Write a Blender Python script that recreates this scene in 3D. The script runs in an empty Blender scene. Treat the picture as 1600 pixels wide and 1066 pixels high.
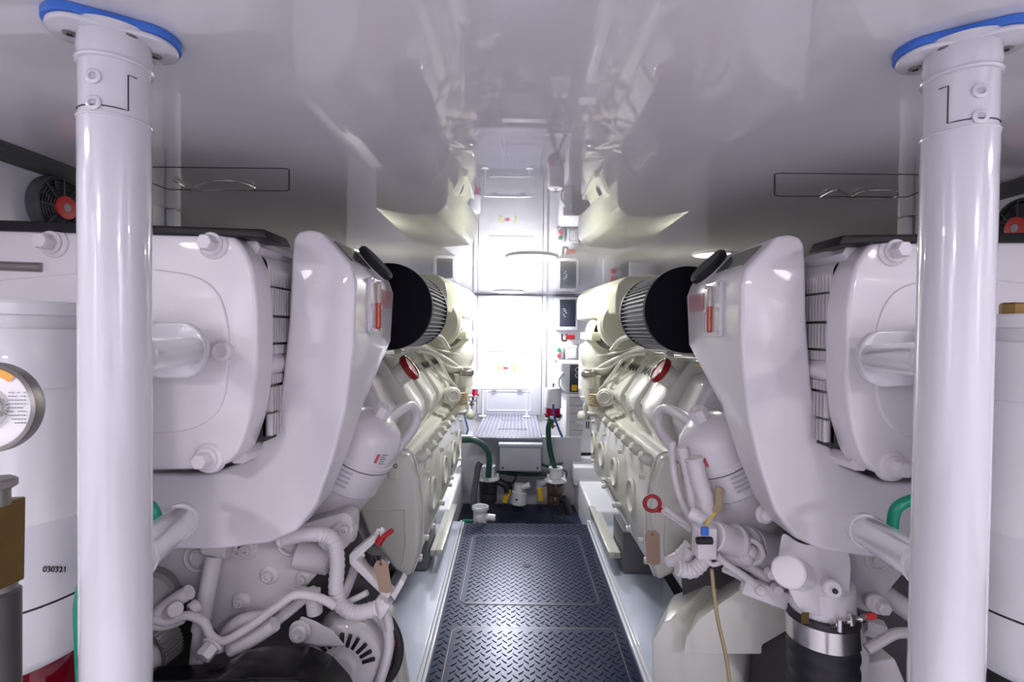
import bpy, bmesh, math, random
from mathutils import Vector, Matrix, Quaternion
random.seed(7)
PI = math.pi
SC = bpy.context.scene
COL = SC.collection
EYE = 1.52          # eye height above the walkway
CEIL = EYE + 0.446
CX = 0.087          # plane half way between the two engines
V = Vector

# ------------------------------------------------------------------ camera
F_PX = 800.0
cam_d = bpy.data.cameras.new('camera'); cam = bpy.data.objects.new('camera', cam_d); COL.objects.link(cam)
cam_d.sensor_width = 36; cam_d.lens = 36*F_PX/1600; cam_d.clip_start = 0.02
CR = Matrix.Rotation(math.radians(0.2), 3, 'Z') @ Matrix.Rotation(math.radians(89.0), 3, 'X') @ Matrix.Rotation(math.radians(0.63), 3, 'Z')
cam.matrix_world = Matrix.Translation((0, 0, EYE)) @ CR.to_4x4()
SC.camera = cam
def at(px, py, D):
    d = CR @ V(((px-800)/F_PX, (533-py)/F_PX, -1))
    return V((0, 0, EYE)) + d*(D/d.y)

def onz(px, py, z):
    d = CR @ V(((px-800)/F_PX, (533-py)/F_PX, -1)); return V((0, 0, EYE))+d*((z-EYE)/d.z)

# ------------------------------------------------------------------ world, exposure
w = bpy.data.worlds.new('world'); SC.world = w; w.use_nodes = True
w.node_tree.nodes['Background'].inputs[0].default_value = (0.75, 0.72, 0.85, 1)
w.node_tree.nodes['Background'].inputs[1].default_value = 0.15
SC.view_settings.view_transform = 'Standard'; SC.view_settings.look = 'None'
SC.view_settings.exposure = 0.0; SC.view_settings.gamma = 1; SC.view_settings.use_curve_mapping = False

# ------------------------------------------------------------------ materials
MATS = {}
def mat(name, col, rough=0.4, metal=0.0, coat=0.0, bump=0.0, bscale=200, emit=None, estr=0, var=0.0, trans=0.0, spec=0.5, ior=None):
    if name in MATS: return MATS[name]
    m = bpy.data.materials.new(name); m.use_nodes = True; MATS[name] = m
    nt = m.node_tree; b = nt.nodes['Principled BSDF']
    if name == 'black_tread_plate': b.inputs['Specular Tint'].default_value = (0.66, 0.70, 1.0, 1)
    b.inputs['Base Color'].default_value = (*col, 1); b.inputs['Roughness'].default_value = rough
    b.inputs['Metallic'].default_value = metal; b.inputs['Coat Weight'].default_value = coat; b.inputs['Coat IOR'].default_value = 1.75 if name.startswith('ceiling') else 1.5
    b.inputs['Coat Roughness'].default_value = 0.006 if name.startswith('ceiling') else 0.03; b.inputs['Specular IOR Level'].default_value = spec
    b.inputs['Transmission Weight'].default_value = trans
    if ior: b.inputs['IOR'].default_value = ior
    if emit: b.inputs['Emission Color'].default_value = (*emit, 1); b.inputs['Emission Strength'].default_value = estr
    tc = nt.nodes.new('ShaderNodeTexCoord')
    if bump:
        n = nt.nodes.new('ShaderNodeTexNoise'); n.inputs['Scale'].default_value = bscale; n.inputs['Detail'].default_value = 3
        bp = nt.nodes.new('ShaderNodeBump'); bp.inputs['Strength'].default_value = bump; bp.inputs['Distance'].default_value = 0.002
        nt.links.new(tc.outputs['Object'], n.inputs['Vector']); nt.links.new(n.outputs['Fac'], bp.inputs['Height'])
        nt.links.new(bp.outputs['Normal'], b.inputs['Normal'])
    if var:
        n2 = nt.nodes.new('ShaderNodeTexNoise'); n2.inputs['Scale'].default_value = 9; n2.inputs['Detail'].default_value = 5
        r = nt.nodes.new('ShaderNodeValToRGB')
        r.color_ramp.elements[0].position = 0.3; r.color_ramp.elements[1].position = 0.7
        r.color_ramp.elements[0].color = (*[c*(1-var) for c in col], 1); r.color_ramp.elements[1].color = (*col, 1)
        nt.links.new(tc.outputs['Object'], n2.inputs['Vector']); nt.links.new(n2.outputs['Fac'], r.inputs['Fac'])
        nt.links.new(r.outputs['Color'], b.inputs['Base Color'])
    return m
PAINT = mat('engine_white_paint', (0.80, 0.765, 0.80), 0.28, coat=0.5, bump=0.06, bscale=220, var=0.03)
CREAM = mat('engine_cream_paint', (0.71, 0.71, 0.64), 0.28, coat=0.5, bump=0.10, bscale=120, var=0.04)
SHIELD = mat('shield_cream_paint', (0.66, 0.67, 0.52), 0.35, coat=0.3)
CAST = mat('cast_white_paint', (0.72, 0.69, 0.71), 0.38, coat=0.25, bump=0.25, bscale=90, var=0.10)
TAPE = mat('taped_conduit_white', (0.76, 0.72, 0.74), 0.45, bump=0.2, bscale=60, var=0.08)
PILLAR = mat('pillar_white_gloss', (0.66, 0.65, 0.69), 0.16, coat=0.9)
CEILM = mat('ceiling_gloss_laminate', (0.74, 0.715, 0.745), 0.5, coat=1.0, spec=0.0, ior=1.5)
WALLM = mat('white_gelcoat', (0.82, 0.82, 0.88), 0.25, coat=0.5)
HULL = mat('hull_shade_dark', (0.03, 0.03, 0.032), 0.5, bump=0.1, bscale=20)  # hull coloured near black in place of the unlit space outboard
DECK = mat('pale_blue_gelcoat', (0.66, 0.71, 0.86), 0.22, coat=0.6)
LIP = mat('white_lip', (0.82, 0.83, 0.90), 0.2, coat=0.6)
TREAD = mat('black_tread_plate', (0.012, 0.016, 0.044), 0.30, spec=0.6)
TREADL = mat('grey_tread_plate', (0.17, 0.17, 0.23), 0.35)
STEEL = mat('stainless_steel', (0.68, 0.66, 0.64), 0.2, metal=1)
DSTEEL = mat('dull_steel', (0.33, 0.31, 0.29), 0.42, metal=0.9, var=0.2)
FINM = mat('cooler_fins_aluminium', (0.62, 0.60, 0.60), 0.4, metal=0.35)
BLACK = mat('matt_black', (0.012, 0.012, 0.016), 0.55)
BGLOSS = mat('gloss_black', (0.006, 0.006, 0.008), 0.22, spec=0.25)
RUBBER = mat('black_rubber', (0.022, 0.022, 0.026), 0.45, bump=0.2, bscale=40)
PLEAT = mat('filter_pleats_grey', (0.33, 0.33, 0.37), 0.5)
BLUE = mat('blue_gasket', (0.045, 0.17, 0.62), 0.4)
RED = mat('red_plastic', (0.36, 0.004, 0.012), 0.4, coat=0.1)
REDB = mat('bright_red', (0.85, 0.06, 0.06), 0.35)
REDL = mat('red_fuel_bowl', (0.16, 0.0, 0.006), 0.1, coat=0.8)
GREEN = mat('green_hose', (0.0, 0.22, 0.13), 0.35)
DGREEN = mat('dark_green_hose', (0.012, 0.075, 0.055), 0.35)
BLUEH = mat('blue_hose', (0.05, 0.11, 0.33), 0.4)
BRASS = mat('dull_brass', (0.26, 0.16, 0.055), 0.38, metal=0.75, var=0.35)
PVC = mat('white_plastic', (0.80, 0.80, 0.84), 0.35)
CANM = mat('canister_white', (0.72, 0.72, 0.745), 0.33, coat=0.3)
YEL = mat('yellow_plastic', (0.80, 0.50, 0.01), 0.4)
TAG = mat('brown_card', (0.38, 0.26, 0.19), 0.8, var=0.2)
TAN = mat('tan_ribbon', (0.42, 0.33, 0.20), 0.7, var=0.2)
SCREEN = mat('dark_screen', (0.05, 0.055, 0.08), 0.15)
GLASSY = mat('smoked_label_glass', (0.20, 0.21, 0.19), 0.12, coat=0.6, var=0.3)
INK = mat('black_ink', (0.02, 0.02, 0.025), 0.6)
GINK = mat('grey_ink', (0.24, 0.24, 0.27), 0.6)
RINK = mat('red_ink', (0.60, 0.10, 0.14), 0.6)
LABEL = mat('white_label', (0.80, 0.79, 0.80), 0.5)
SEAM = mat('dark_seam', (0.05, 0.045, 0.05), 0.7)
GREY = mat('light_grey_box', (0.50, 0.50, 0.58), 0.4)
ORANGE = mat('orange_sticker', (0.75, 0.36, 0.04), 0.5)
BELT = mat('belt_rubber', (0.03, 0.03, 0.03), 0.6)

# ------------------------------------------------------------------ mesh tools
def rnd(pts, r, n=4):
    out = []; k = len(pts)
    for i in range(k):
        p, a, b = pts[i], pts[i-1], pts[(i+1) % k]
        da, db = a-p, b-p
        ra = min(r, da.length*0.48); rb = min(r, db.length*0.48)
        s = p+da.normalized()*ra; e = p+db.normalized()*rb
        for j in range(n+1):
            t = j/n
            out.append(s*(1-t)**2 + p*2*t*(1-t) + e*t*t)
    return out
def frame(ax):
    ax = ax.normalized(); up = V((0, 0, 1)) if abs(ax.z) < 0.9 else V((0, 1, 0))
    a = ax.cross(up).normalized(); return a, a.cross(ax).normalized()*-1
def smooth(path, n=6):
    P = [V(p) for p in path]
    if len(P) < 3: return P
    out = []
    for i in range(len(P)-1):
        p0 = P[max(i-1, 0)]; p1 = P[i]; p2 = P[i+1]; p3 = P[min(i+2, len(P)-1)]
        for j in range(n):
            t = j/n
            out.append(0.5*((2*p1)+(p2-p0)*t+(2*p0-5*p1+4*p2-p3)*t*t+(3*p1-p0-3*p2+p3)*t**3))
    out.append(P[-1]); return out
class MB:
    def __init__(s): s.bm = bmesh.new()
    def _merge(s, t):
        bmesh.ops.recalc_face_normals(t, faces=t.faces)
        me = bpy.data.meshes.new('tmp'); t.to_mesh(me); t.free(); s.bm.from_mesh(me); bpy.data.meshes.remove(me)
    def loft(s, A, B, bevel=0, seg=3, ang=25):
        t = bmesh.new(); a = [t.verts.new(p) for p in A]; b = [t.verts.new(p) for p in B]; n = len(a)
        t.faces.new(a); t.faces.new(list(reversed(b)))
        for i in range(n): t.faces.new((a[i], b[i], b[(i+1) % n], a[(i+1) % n]))
        bmesh.ops.recalc_face_normals(t, faces=t.faces)
        if bevel:
            es = [e for e in t.edges if len(e.link_faces) == 2 and e.calc_face_angle(0) > math.radians(ang)]
            bmesh.ops.bevel(t, geom=es, offset=bevel, segments=seg, profile=0.5, affect='EDGES', clamp_overlap=True)
        s._merge(t); return s
    def prism(s, pts, off, bevel=0, seg=3, ang=25):
        off = V(off); return s.loft(pts, [p+off for p in pts], bevel, seg, ang)
    def box(s, c, size, bevel=0, rot=None, seg=2):
        c = V(c); x, y, z = [v/2 for v in size]
        P = [V((-x, -y, -z)), V((x, -y, -z)), V((x, y, -z)), V((-x, y, -z))]
        Q = [p+V((0, 0, 2*z)) for p in P]
        if rot: P = [rot @ p for p in P]; Q = [rot @ p for p in Q]
        return s.loft([c+p for p in P], [c+p for p in Q], bevel, seg)
    def span(s, a, b, bevel=0):
        a, b = V(a), V(b); return s.box((a+b)/2, [abs(b[i]-a[i]) for i in range(3)], bevel)
    def lathe(s, prof, o, ax, n=32, a0=0, a1=2*PI, ell=1.0):
        o = V(o); ax = V(ax).normalized(); X, Y = frame(ax); t = bmesh.new(); rings = []
        full = abs(a1-a0-2*PI) < 1e-6; m = n if full else n+1
        for r, h in prof:
            if r < 1e-6: rings.append([t.verts.new(o+ax*h)])
            else: rings.append([t.verts.new(o+ax*h+X*r*math.cos(a0+(a1-a0)*i/n)+Y*r*ell*math.sin(a0+(a1-a0)*i/n)) for i in range(m)])
        for A, B in zip(rings, rings[1:]):
            for i in range(m if full else m-1):
                j = (i+1) % m
                if len(A) == 1 and len(B) == 1: continue
                if len(A) == 1: t.faces.new((A[0], B[i], B[j]))
                elif len(B) == 1: t.faces.new((A[i], A[j], B[0]))
                else: t.faces.new((A[i], A[j], B[j], B[i]))
        s._merge(t); return s
    def cyl(s, p, q, r, r2=None, n=24, ch=0):
        p, q = V(p), V(q); L = (q-p).length; r2 = r if r2 is None else r2; ch = min(ch, L*0.4)
        prof = [(0, 0), (r-ch, 0), (r, ch), (r2, L-ch), (r2-ch, L), (0, L)] if ch else [(0, 0), (r, 0), (r2, L), (0, L)]
        return s.lathe(prof, p, q-p, n)
    def tube(s, path, r, n=10, closed=False, sm=6, ribs=0):
        P = smooth(path, sm) if not closed else [V(p) for p in path]
        t = bmesh.new(); rings = []; k = len(P); prev = None
        for i in range(k):
            if closed: d = P[(i+1) % k]-P[i-1]
            else: d = P[min(i+1, k-1)]-P[max(i-1, 0)]
            d.normalize()
            if prev is None: X, _ = frame(d)
            else:
                X = prev-d*prev.dot(d)
                X = X.normalized() if X.length > 1e-6 else frame(d)[0]
            prev = X; Y = d.cross(X); rr = r*(1+ribs*(i % 2))
            rings.append([t.verts.new(P[i]+X*rr*math.cos(2*PI*j/n)+Y*rr*math.sin(2*PI*j/n)) for j in range(n)])
        for i in range(k if closed else k-1):
            A, B = rings[i], rings[(i+1) % k]
            for j in range(n): t.faces.new((A[j], A[(j+1) % n], B[(j+1) % n], B[j]))
        if not closed: t.faces.new(rings[0]); t.faces.new(list(reversed(rings[-1])))
        s._merge(t); return s
    def ball(s, c, r, n=16, sc=(1, 1, 1)):
        t = bmesh.new(); bmesh.ops.create_uvsphere(t, u_segments=n, v_segments=max(6, n//2), radius=r)
        for v in t.verts: v.co = V((v.co.x*sc[0], v.co.y*sc[1], v.co.z*sc[2]))+V(c)
        s._merge(t); return s
    def ring(s, c, ax, R, r, n=28, m=8):
        X, Y = frame(V(ax)); c = V(c)
        return s.tube([c+X*R*math.cos(2*PI*i/n)+Y*R*math.sin(2*PI*i/n) for i in range(n)], r, m, closed=True)
    def bolt(s, p, ax, r, h=None, washer=True, socket=False):
        p = V(p); ax = V(ax).normalized(); h = h or r*0.9
        if washer: s.cyl(p, p+ax*h*0.25, r*1.35, n=20, ch=r*0.08); p = p+ax*h*0.25
        if socket:
            s.lathe([(r, 0), (r, h*0.9), (r*0.9, h), (r*0.55, h), (r*0.5, h*0.4), (0, h*0.4)], p, ax, 16)
        else:
            s.lathe([(0, 0), (r, 0), (r, h*0.85), (r*0.85, h), (0, h)], p, ax, 6)
        return s
    def build(s, name, m, parent=None, sharp=35):
        me = bpy.data.meshes.new(name); s.bm.to_mesh(me); s.bm.free()
        me.materials.append(m)
        for p in me.polygons: p.use_smooth = True
        me.set_sharp_from_angle(angle=math.radians(sharp))
        return link(name, me, parent)
WL = {}
def link(name, me, parent=None):
    o = bpy.data.objects.new(name, me); COL.objects.link(o)
    if parent:
        o.parent = parent; o.matrix_parent_inverse = Matrix.Translation(-V(WL.get(parent.name, (0, 0, 0))))
    return o
def thing(name, label, cat, loc, group=None):
    o = bpy.data.objects.new(name, None); COL.objects.link(o); o.location = loc; o.empty_display_size = 0.05
    WL[o.name] = tuple(loc); tag(o, label, cat, group); return o
def tag(o, label, cat, group=None):
    o['label'] = label; o['category'] = cat
    if group: o['group'] = group
    return o
def lab(o, label): o['label'] = label; return o
def struct(o): o['kind'] = 'structure'; return o
def text(name, body, size, loc, xd, up, m, parent, sx=1.0, bold=0.0, align='CENTER'):
    c = bpy.data.curves.new('t', 'FONT'); c.body = body; c.size = size; c.align_x = align; c.align_y = 'CENTER'
    c.extrude = 0.0004; c.offset = bold; c.resolution_u = 2
    o = bpy.data.objects.new('t', c); COL.objects.link(o)
    dg = bpy.context.evaluated_depsgraph_get(); me = bpy.data.meshes.new_from_object(o.evaluated_get(dg))
    bpy.data.objects.remove(o); bpy.data.curves.remove(c)
    xd = V(xd).normalized(); up = V(up); up = (up-xd*up.dot(xd)).normalized(); nz = xd.cross(up)
    R = Matrix((xd*sx, up, nz)).transposed()
    for v in me.vertices: v.co = R @ v.co + V(loc)
    me.materials.clear(); me.materials.append(m); me.name = name
    return link(name, me, parent)

# ------------------------------------------------------------------ room shell
def Z(e): return EYE+e
def quadbox(name, a, b, m): return struct(MB().span(a, b).build(name, m))
XL, XR, YB, YF = -2.35, 2.52, 6.05, -1.6
quadbox('ceiling', (XL, YF, CEIL), (XR, YB, CEIL+0.05), CEILM)
quadbox('wall_front', (XL, YB, -0.6), (XR, YB+0.08, CEIL), WALLM)
quadbox('wall_back', (XL, YF-0.08, -0.6), (XR, YF, CEIL), WALLM)
quadbox('wall_left', (XL-0.08, YF, -0.6), (XL, YB, CEIL), HULL)
quadbox('wall_right', (XR, YF, -0.6), (XR+0.08, YB, CEIL), HULL)
WXL, WXR = -1.30, 1.475
quadbox('wall_left_darkener', (XL, 3.9, -0.6), (-1.28, 3.95, CEIL), HULL)  # dark walls added on both sides to keep outboard ceiling reflections dark
quadbox('wall_right_darkener', (1.46, 3.9, -0.6), (XR, 3.95, CEIL), HULL)
quadbox('wall_left_near', (WXL-0.05, YF, 0.9), (WXL, 1.90, CEIL), WALLM)
quadbox('wall_right_near', (WXR, YF, 0.9), (WXR+0.05, 1.90, CEIL), WALLM)
quadbox('wall_left_lower', (WXL-0.05, YF, -0.6), (WXL, 1.90, 0.9), HULL)  # lower near walls coloured dark to stand for the shaded void
quadbox('wall_right_lower', (WXR, YF, -0.6), (WXR+0.05, 1.90, 0.9), HULL)
FLX = lambda y: (-0.365-0.005*(y-2.22), 0.583+0.004*(y-2.22))
YE = 4.04
quadbox('floor', (XL, YF, -0.65), (XR, YB, -0.6), HULL)     # hull bottom below the machinery

def lozenges(mb, inside, x0, x1, y0, y1, z, L=0.036, W=0.0038, H=0.0036, p=0.0510):
    bm = mb.bm; nx = int((x1-x0)/p); ny = int((y1-y0)/(p/2))
    for i in range(nx+1):
        for j in range(ny+1):
            x = x0+i*p+(j % 2)*p/2; y = y0+j*p/2
            if not inside(x, y): continue
            a = PI/4 if j % 2 else -PI/4
            dx, dy = math.cos(a), math.sin(a)
            bot = []; top = []
            for t, wd in ((-1, 0), (-0.5, 0.8), (0, 1), (0.5, 0.8), (1, 0), (0.5, -0.8), (0, -1), (-0.5, -0.8)):
                bot.append(bm.verts.new((x+dx*t*L/2-dy*wd*W, y+dy*t*L/2+dx*wd*W, z)))
                k = 0.55
                top.append(bm.verts.new((x+dx*t*L/2*0.8-dy*wd*W*k, y+dy*t*L/2*0.8+dx*wd*W*k, z+H)))
            for q in range(8): bm.faces.new((bot[q], bot[(q+1) % 8], top[(q+1) % 8], top[q]))
            bm.faces.new(top)
def rrect(x0, x1, y0, y1, r, z, n=6):
    out = []
    for cx_, cy_, a in ((x1-r, y1-r, 0), (x0+r, y1-r, PI/2), (x0+r, y0+r, PI), (x1-r, y0+r, 3*PI/2)):
        for i in range(n+1):
            t = a+PI/2*i/n; out.append(V((cx_+r*math.cos(t), cy_+r*math.sin(t), z)))
    return out
HATCH = [(-0.285, 0.495, 2.83, 3.80), (-0.295, 0.525, 1.40, 2.60)]
def in_hatch(x, y, m=0.0): return any(a-m < x < b+m and c-m < y < d+m for a, b, c, d in HATCH)
YW = 1.0
quadbox('floor_bounce_deck', (XL, YF, -0.05), (XR, 0.98, 0), WALLM)  # unseen white deck added behind the viewer to bounce light onto the ceiling
mb = MB(); mb.loft([V((FLX(YW)[0], YW, -0.03)), V((FLX(YW)[1], YW, -0.03)), V((FLX(YE)[1], YE, -0.03)), V((FLX(YE)[0], YE, -0.03))],
                   [V((FLX(YW)[0], YW, 0)), V((FLX(YW)[1], YW, 0)), V((FLX(YE)[1], YE, 0)), V((FLX(YE)[0], YE, 0))])
lozenges(mb, lambda x, y: FLX(y)[0]+0.014 < x < FLX(y)[1]-0.014 and not in_hatch(x, y, 0.017), -0.42, 0.62, 1.0, YE-0.02, 0)
struct(mb.build('floor_walkway', TREAD))
struct(MB().span((FLX(3.3)[0], 3.318, 0), (-0.33, 3.322, 0.0012)).span((0.50, 3.318, 0), (FLX(3.3)[1], 3.322, 0.0012)).build('trim_1', SEAM))
for i, (a, b, c, d) in enumerate(HATCH):
    h = thing('floor_hatch', ['rounded diamond-plate hatch in the middle of the walkway with a small round finger pull',
                              'nearest diamond-plate hatch in the walkway, cut off by the bottom of the view'][i], 'hatch', ((a+b)/2, (c+d)/2, 0.0), 'walkway hatches')
    mb = MB().loft(rrect(a, b, c, d, 0.05, 0.0002), rrect(a, b, c, d, 0.05, 0.003))
    lozenges(mb, lambda x, y: a+0.016 < x < b-0.016 and c+0.016 < y < d-0.016, a+0.012, b, c+0.012, d, 0.003)
    mb.build('hatch_panel', TREAD, h)
    t = bmesh.new(); o = [t.verts.new(p) for p in rrect(a-0.0028, b+0.0028, c-0.0028, d+0.0028, 0.0528, 0.0036)]
    n = [t.verts.new(p) for p in rrect(a, b, c, d, 0.05, 0.0036)]
    for k in range(len(o)): t.faces.new((o[k], o[(k+1) % len(o)], n[(k+1) % len(o)], n[k]))
    r = bmesh.ops.extrude_face_region(t, geom=list(t.faces)); bmesh.ops.translate(t, vec=(0, 0, -0.0035), verts=[v for v in r['geom'] if isinstance(v, bmesh.types.BMVert)])
    mb = MB(); mb._merge(t); mb.build('hatch_rim', DSTEEL, h)
    if i == 0:
        p = at(823, 888, 3.3); mb = MB().lathe([(0.024, 0), (0.024, 0.004), (0.018, 0.005), (0.014, 0.0035), (0, 0.0035)], (p.x, p.y, 0.003), (0, 0, 1), 20)
        mb.build('finger_pull', BLACK, h)
# white lips and pale gelcoat stringers beside the walkway
for s, nm in ((0, 'left'), (1, 'right')):
    sg = -1 if s == 0 else 1
    def ed(y, o): return V((FLX(y)[s]+sg*o, y, 0))
    def strip(o0, o1, z0, z1, m, name, ya=1.0, yb=YE):
        A = [ed(ya, o0), ed(ya, o1), ed(yb, o1), ed(yb, o0)]
        return struct(MB().loft([p+V((0, 0, z0)) for p in A], [p+V((0, 0, z1)) for p in A], 0.004).build(name, m))
    strip(0.001, 0.016, -0.05, 0.012, LIP, 'trim_%d' % (2+s*3), yb=YE)
    strip(0.018, 0.036, -0.05, 0.022, LIP, 'trim_%d' % (3+s*3), yb=YE)
    strip(0.037, 0.36, -0.35, 0.012, DECK, 'trim_%d' % (4+s*3), yb=YE)
# deep well past the end of the walkway
WZ = -0.14
mb = MB().span((-0.6, YE-0.3, WZ-0.03), (0.72, 4.92, WZ)); lozenges(mb, lambda x, y: True, -0.55, 0.62, YE-0.1, 4.9, WZ)
struct(mb.build('floor_well', TREAD))
struct(MB().span((-0.45, YE-0.012, WZ), (0.63, YE-0.002, -0.004)).build('trim_8', SEAM))
# taller white stringers flanking the well
def L2(px, py, D): p = at(px, py, D); return p
struct(MB().prism([V((0.60, YE+0.01, -0.35)), V((1.35, YE+0.01, -0.35)), V((1.35, YE+0.01, 0.02)), V((0.60, YE+0.01, 0.02))], (0, 0.02, 0)).loft(
    [V((0.615, YE, -0.4)), V((1.35, YE, -0.4)), V((1.35, YE, 0.10)), V((0.63, YE, 0.10))],
    [V((0.56, 6.04, -0.4)), V((1.35, 6.04, -0.4)), V((1.35, 6.04, 0.32)), V((0.56, 6.04, 0.32))], 0.02).build('trim_9', WALLM))
struct(MB().loft([V((-0.47, YE, -0.4)), V((-1.25, YE, -0.4)), V((-1.25, YE, 0.10)), V((-0.49, YE, 0.10))],
    [V((-0.44, 6.04, -0.4)), V((-1.25, 6.04, -0.4)), V((-1.25, 6.04, 0.34)), V((-0.46, 6.04, 0.34))], 0.02).build('trim_10', WALLM))
# step platform before the door
PZ = Z(-0.975)
st = thing('step_platform', 'grey ribbed step platform in front of the bright white door', 'step', (0.0, 5.3, PZ-0.02))
a0 = at(738, 683, 4.70); a1 = at(848, 687, 4.70); b0 = at(757, 648, 6.03); b1 = at(838, 650, 6.03)
mb = MB().loft([V((p.x, p.y, PZ-0.03)) for p in (a0, a1, b1, b0)], [V((p.x, p.y, PZ)) for p in (a0, a1, b1, b0)], 0.004)
mb.build('tread_board', TREADL, st)
mb = MB()
for i in range(17):
    f = (i+0.5)/17; p = a0.lerp(a1, f); q = b0.lerp(b1, f)
    mb.loft([V((p.x-0.008, p.y+0.02, PZ)), V((p.x+0.008, p.y+0.02, PZ)), V((q.x+0.006, q.y-0.02, PZ)), V((q.x-0.006, q.y-0.02, PZ))],
            [V((p.x-0.005, p.y+0.02, PZ+0.004)), V((p.x+0.005, p.y+0.02, PZ+0.004)), V((q.x+0.003, q.y-0.02, PZ+0.004)), V((q.x-0.003, q.y-0.02, PZ+0.004))])
mb.build('ribs', mat('tread_rib', (0.30, 0.30, 0.38), 0.35), st)
MB().tube([V((x, y, PZ+0.006)) for x, y in ((-0.14, 5.1), (0.14, 5.1), (0.13, 5.62), (-0.13, 5.62))], 0.004, 6, closed=True).build('lid_outline', GREY, st)
struct(MB().span((-0.5, 4.93, -0.4), (0.66, 5.0, PZ-0.035)).build('wall_under_step', mat('gelcoat_painted_shade', (0.55, 0.54, 0.58), 0.4)))  # white wall coloured greyer to put in the shade under the platform
# handrail on platform
hr = thing('grab_rail', 'low white tube rail standing on two round feet on the step platform', 'rail', (0, 5.9, PZ+0.004))
p0 = at(754, 650, 5.85); p1 = at(823, 651, 5.85); zt = at(790, 608, 5.85).z
for p in (p0, p1): MB().cyl((p.x, p.y, PZ+0.005), (p.x, p.y, PZ+0.014), 0.045, ch=0.003).build('foot', PVC, hr)
MB().tube([V((p0.x, p0.y, PZ+0.012)), V((p0.x, p0.y, zt-0.03)), V((p0.x+0.03, p0.y, zt)), V((p1.x-0.03, p1.y, zt)), V((p1.x, p1.y, zt-0.03)), V((p1.x, p1.y, PZ+0.012))], 0.012, 12).build('rail_tube', PVC, hr)
# door
DX0, DX1 = at(746, 560, YB).x, at(846, 560, YB).x
dr = thing('door_1', 'white watertight door glowing in the light at the far end', 'door', ((DX0+DX1)/2, YB, PZ)); dr['kind'] = 'structure'
DZ1 = CEIL-0.02
MB().span((DX0, YB-0.03, PZ), (DX1, YB-0.002, DZ1), 0.006).build('door_panel', WALLM, dr)
MB().span((DX0-0.05, YB-0.025, PZ), (DX0-0.008, YB-0.002, DZ1+0.01), 0.004).span((DX1+0.008, YB-0.025, PZ), (DX1+0.05, YB-0.002, DZ1+0.01), 0.004).build('door_frame', WALLM, dr)
mb = MB()
for z0, z1 in ((PZ+0.05, PZ+0.28), (PZ+0.75, PZ+1.15)):
    c = [V((DX0+0.12, YB-0.033, z0)), V((DX1-0.12, YB-0.033, z0)), V((DX1-0.12, YB-0.033, z1)), V((DX0+0.12, YB-0.033, z1))]
    mb.tube(rnd(c, 0.03), 0.004, 6, closed=True)
mb.build('panel_moulding', WALLM, dr)
for px in (779, 803):
    p = at(px, 575, YB-0.035); MB().span((p.x-0.012, YB-0.034, p.z-0.035), (p.x+0.012, YB-0.030, p.z+0.035)).build('yellow_sticker', mat('pale_yellow', (0.75, 0.72, 0.12), 0.5), dr)
p = at(790, 575, YB-0.035); MB().span((p.x-0.028, YB-0.034, p.z-0.012), (p.x+0.028, YB-0.030, p.z+0.012)).build('red_sticker', REDB, dr)
for px in (772, 812):
    p = at(px, 610, YB-0.035); MB().span((p.x-0.03, YB-0.05, p.z-0.006), (p.x+0.03, YB-0.03, p.z+0.006), 0.003).build('door_handle', STEEL, dr)

# ------------------------------------------------------------------ lamps
def lamp(px, D, r, power, col, label, xy=None, lens=12.0):
    if xy: x, y = xy
    else:
        p = at(px, 400, D); x, y = p.x, D
    t = thing('ceiling_lamp', label, 'lamp', (x, y, CEIL), 'round ceiling lamps')
    MB().lathe([(r*1.12, 0), (r*1.12, -0.006), (r*1.05, -0.010), (r*1.0, -0.008), (r, 0)], (x, y, CEIL-0.0005), (0, 0, 1), 40).build('bezel', PVC, t)
    e = mat('lamp_lens_%d' % int(lens*10), (0.9, 0.9, 0.9), 0.4, emit=col, estr=lens)
    MB().lathe([(r*0.99, -0.002), (r*0.99, -0.005), (r*0.9, -0.008), (0, -0.009)], (x, y, CEIL), (0, 0, 1), 40).build('lens', e, t)
    l = bpy.data.lights.new('lamp_light', 'AREA'); l.shape = 'DISK'; l.size = r*1.9; l.energy = power; l.color = col
    o = bpy.data.objects.new('lamp_light', l); COL.objects.link(o); o.parent = t; o.location = (0, 0, -0.014)
COOL = (1.0, 0.99, 0.96); LAV = (1.0, 0.95, 1.0)
lamp(831, 3.02, 0.14, 9, COOL, 'round lit ceiling lamp over the middle of the walkway, the one in full view', lens=20)
lamp(800, 5.0, 0.16, 44, (0.97, 0.98, 1.0), 'round lit ceiling lamp right before the white door', xy=(-0.06, 5.62), lens=20)
lamp(0, 0, 0.10, 4, COOL, 'round ceiling lamp over the outboard side of the left engine', xy=(-0.93, 2.85), lens=20)
lamp(0, 0, 0.10, 4, COOL, 'round ceiling lamp over the outboard side of the right engine', xy=(1.10, 2.85), lens=20)
lamp(0, 0, 0.14, 18, LAV, 'round ceiling lamp behind the viewer, left of the walkway', xy=(-0.95, -0.85), lens=15)
lamp(0, 0, 0.14, 18, LAV, 'round ceiling lamp behind the viewer, right of the walkway', xy=(1.14, -0.85), lens=15)
lamp(0, 0, 0.11, 0.7, LAV, 'added unseen ceiling lamp brightening the left outboard wall near the fan', xy=(-1.12, 0.35), lens=15)  # two out-of-view corner lamps added to whiten the outboard walls
lamp(0, 0, 0.11, 0.7, LAV, 'added unseen ceiling lamp brightening the right outboard wall near the fan', xy=(1.30, 0.35), lens=15)

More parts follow.
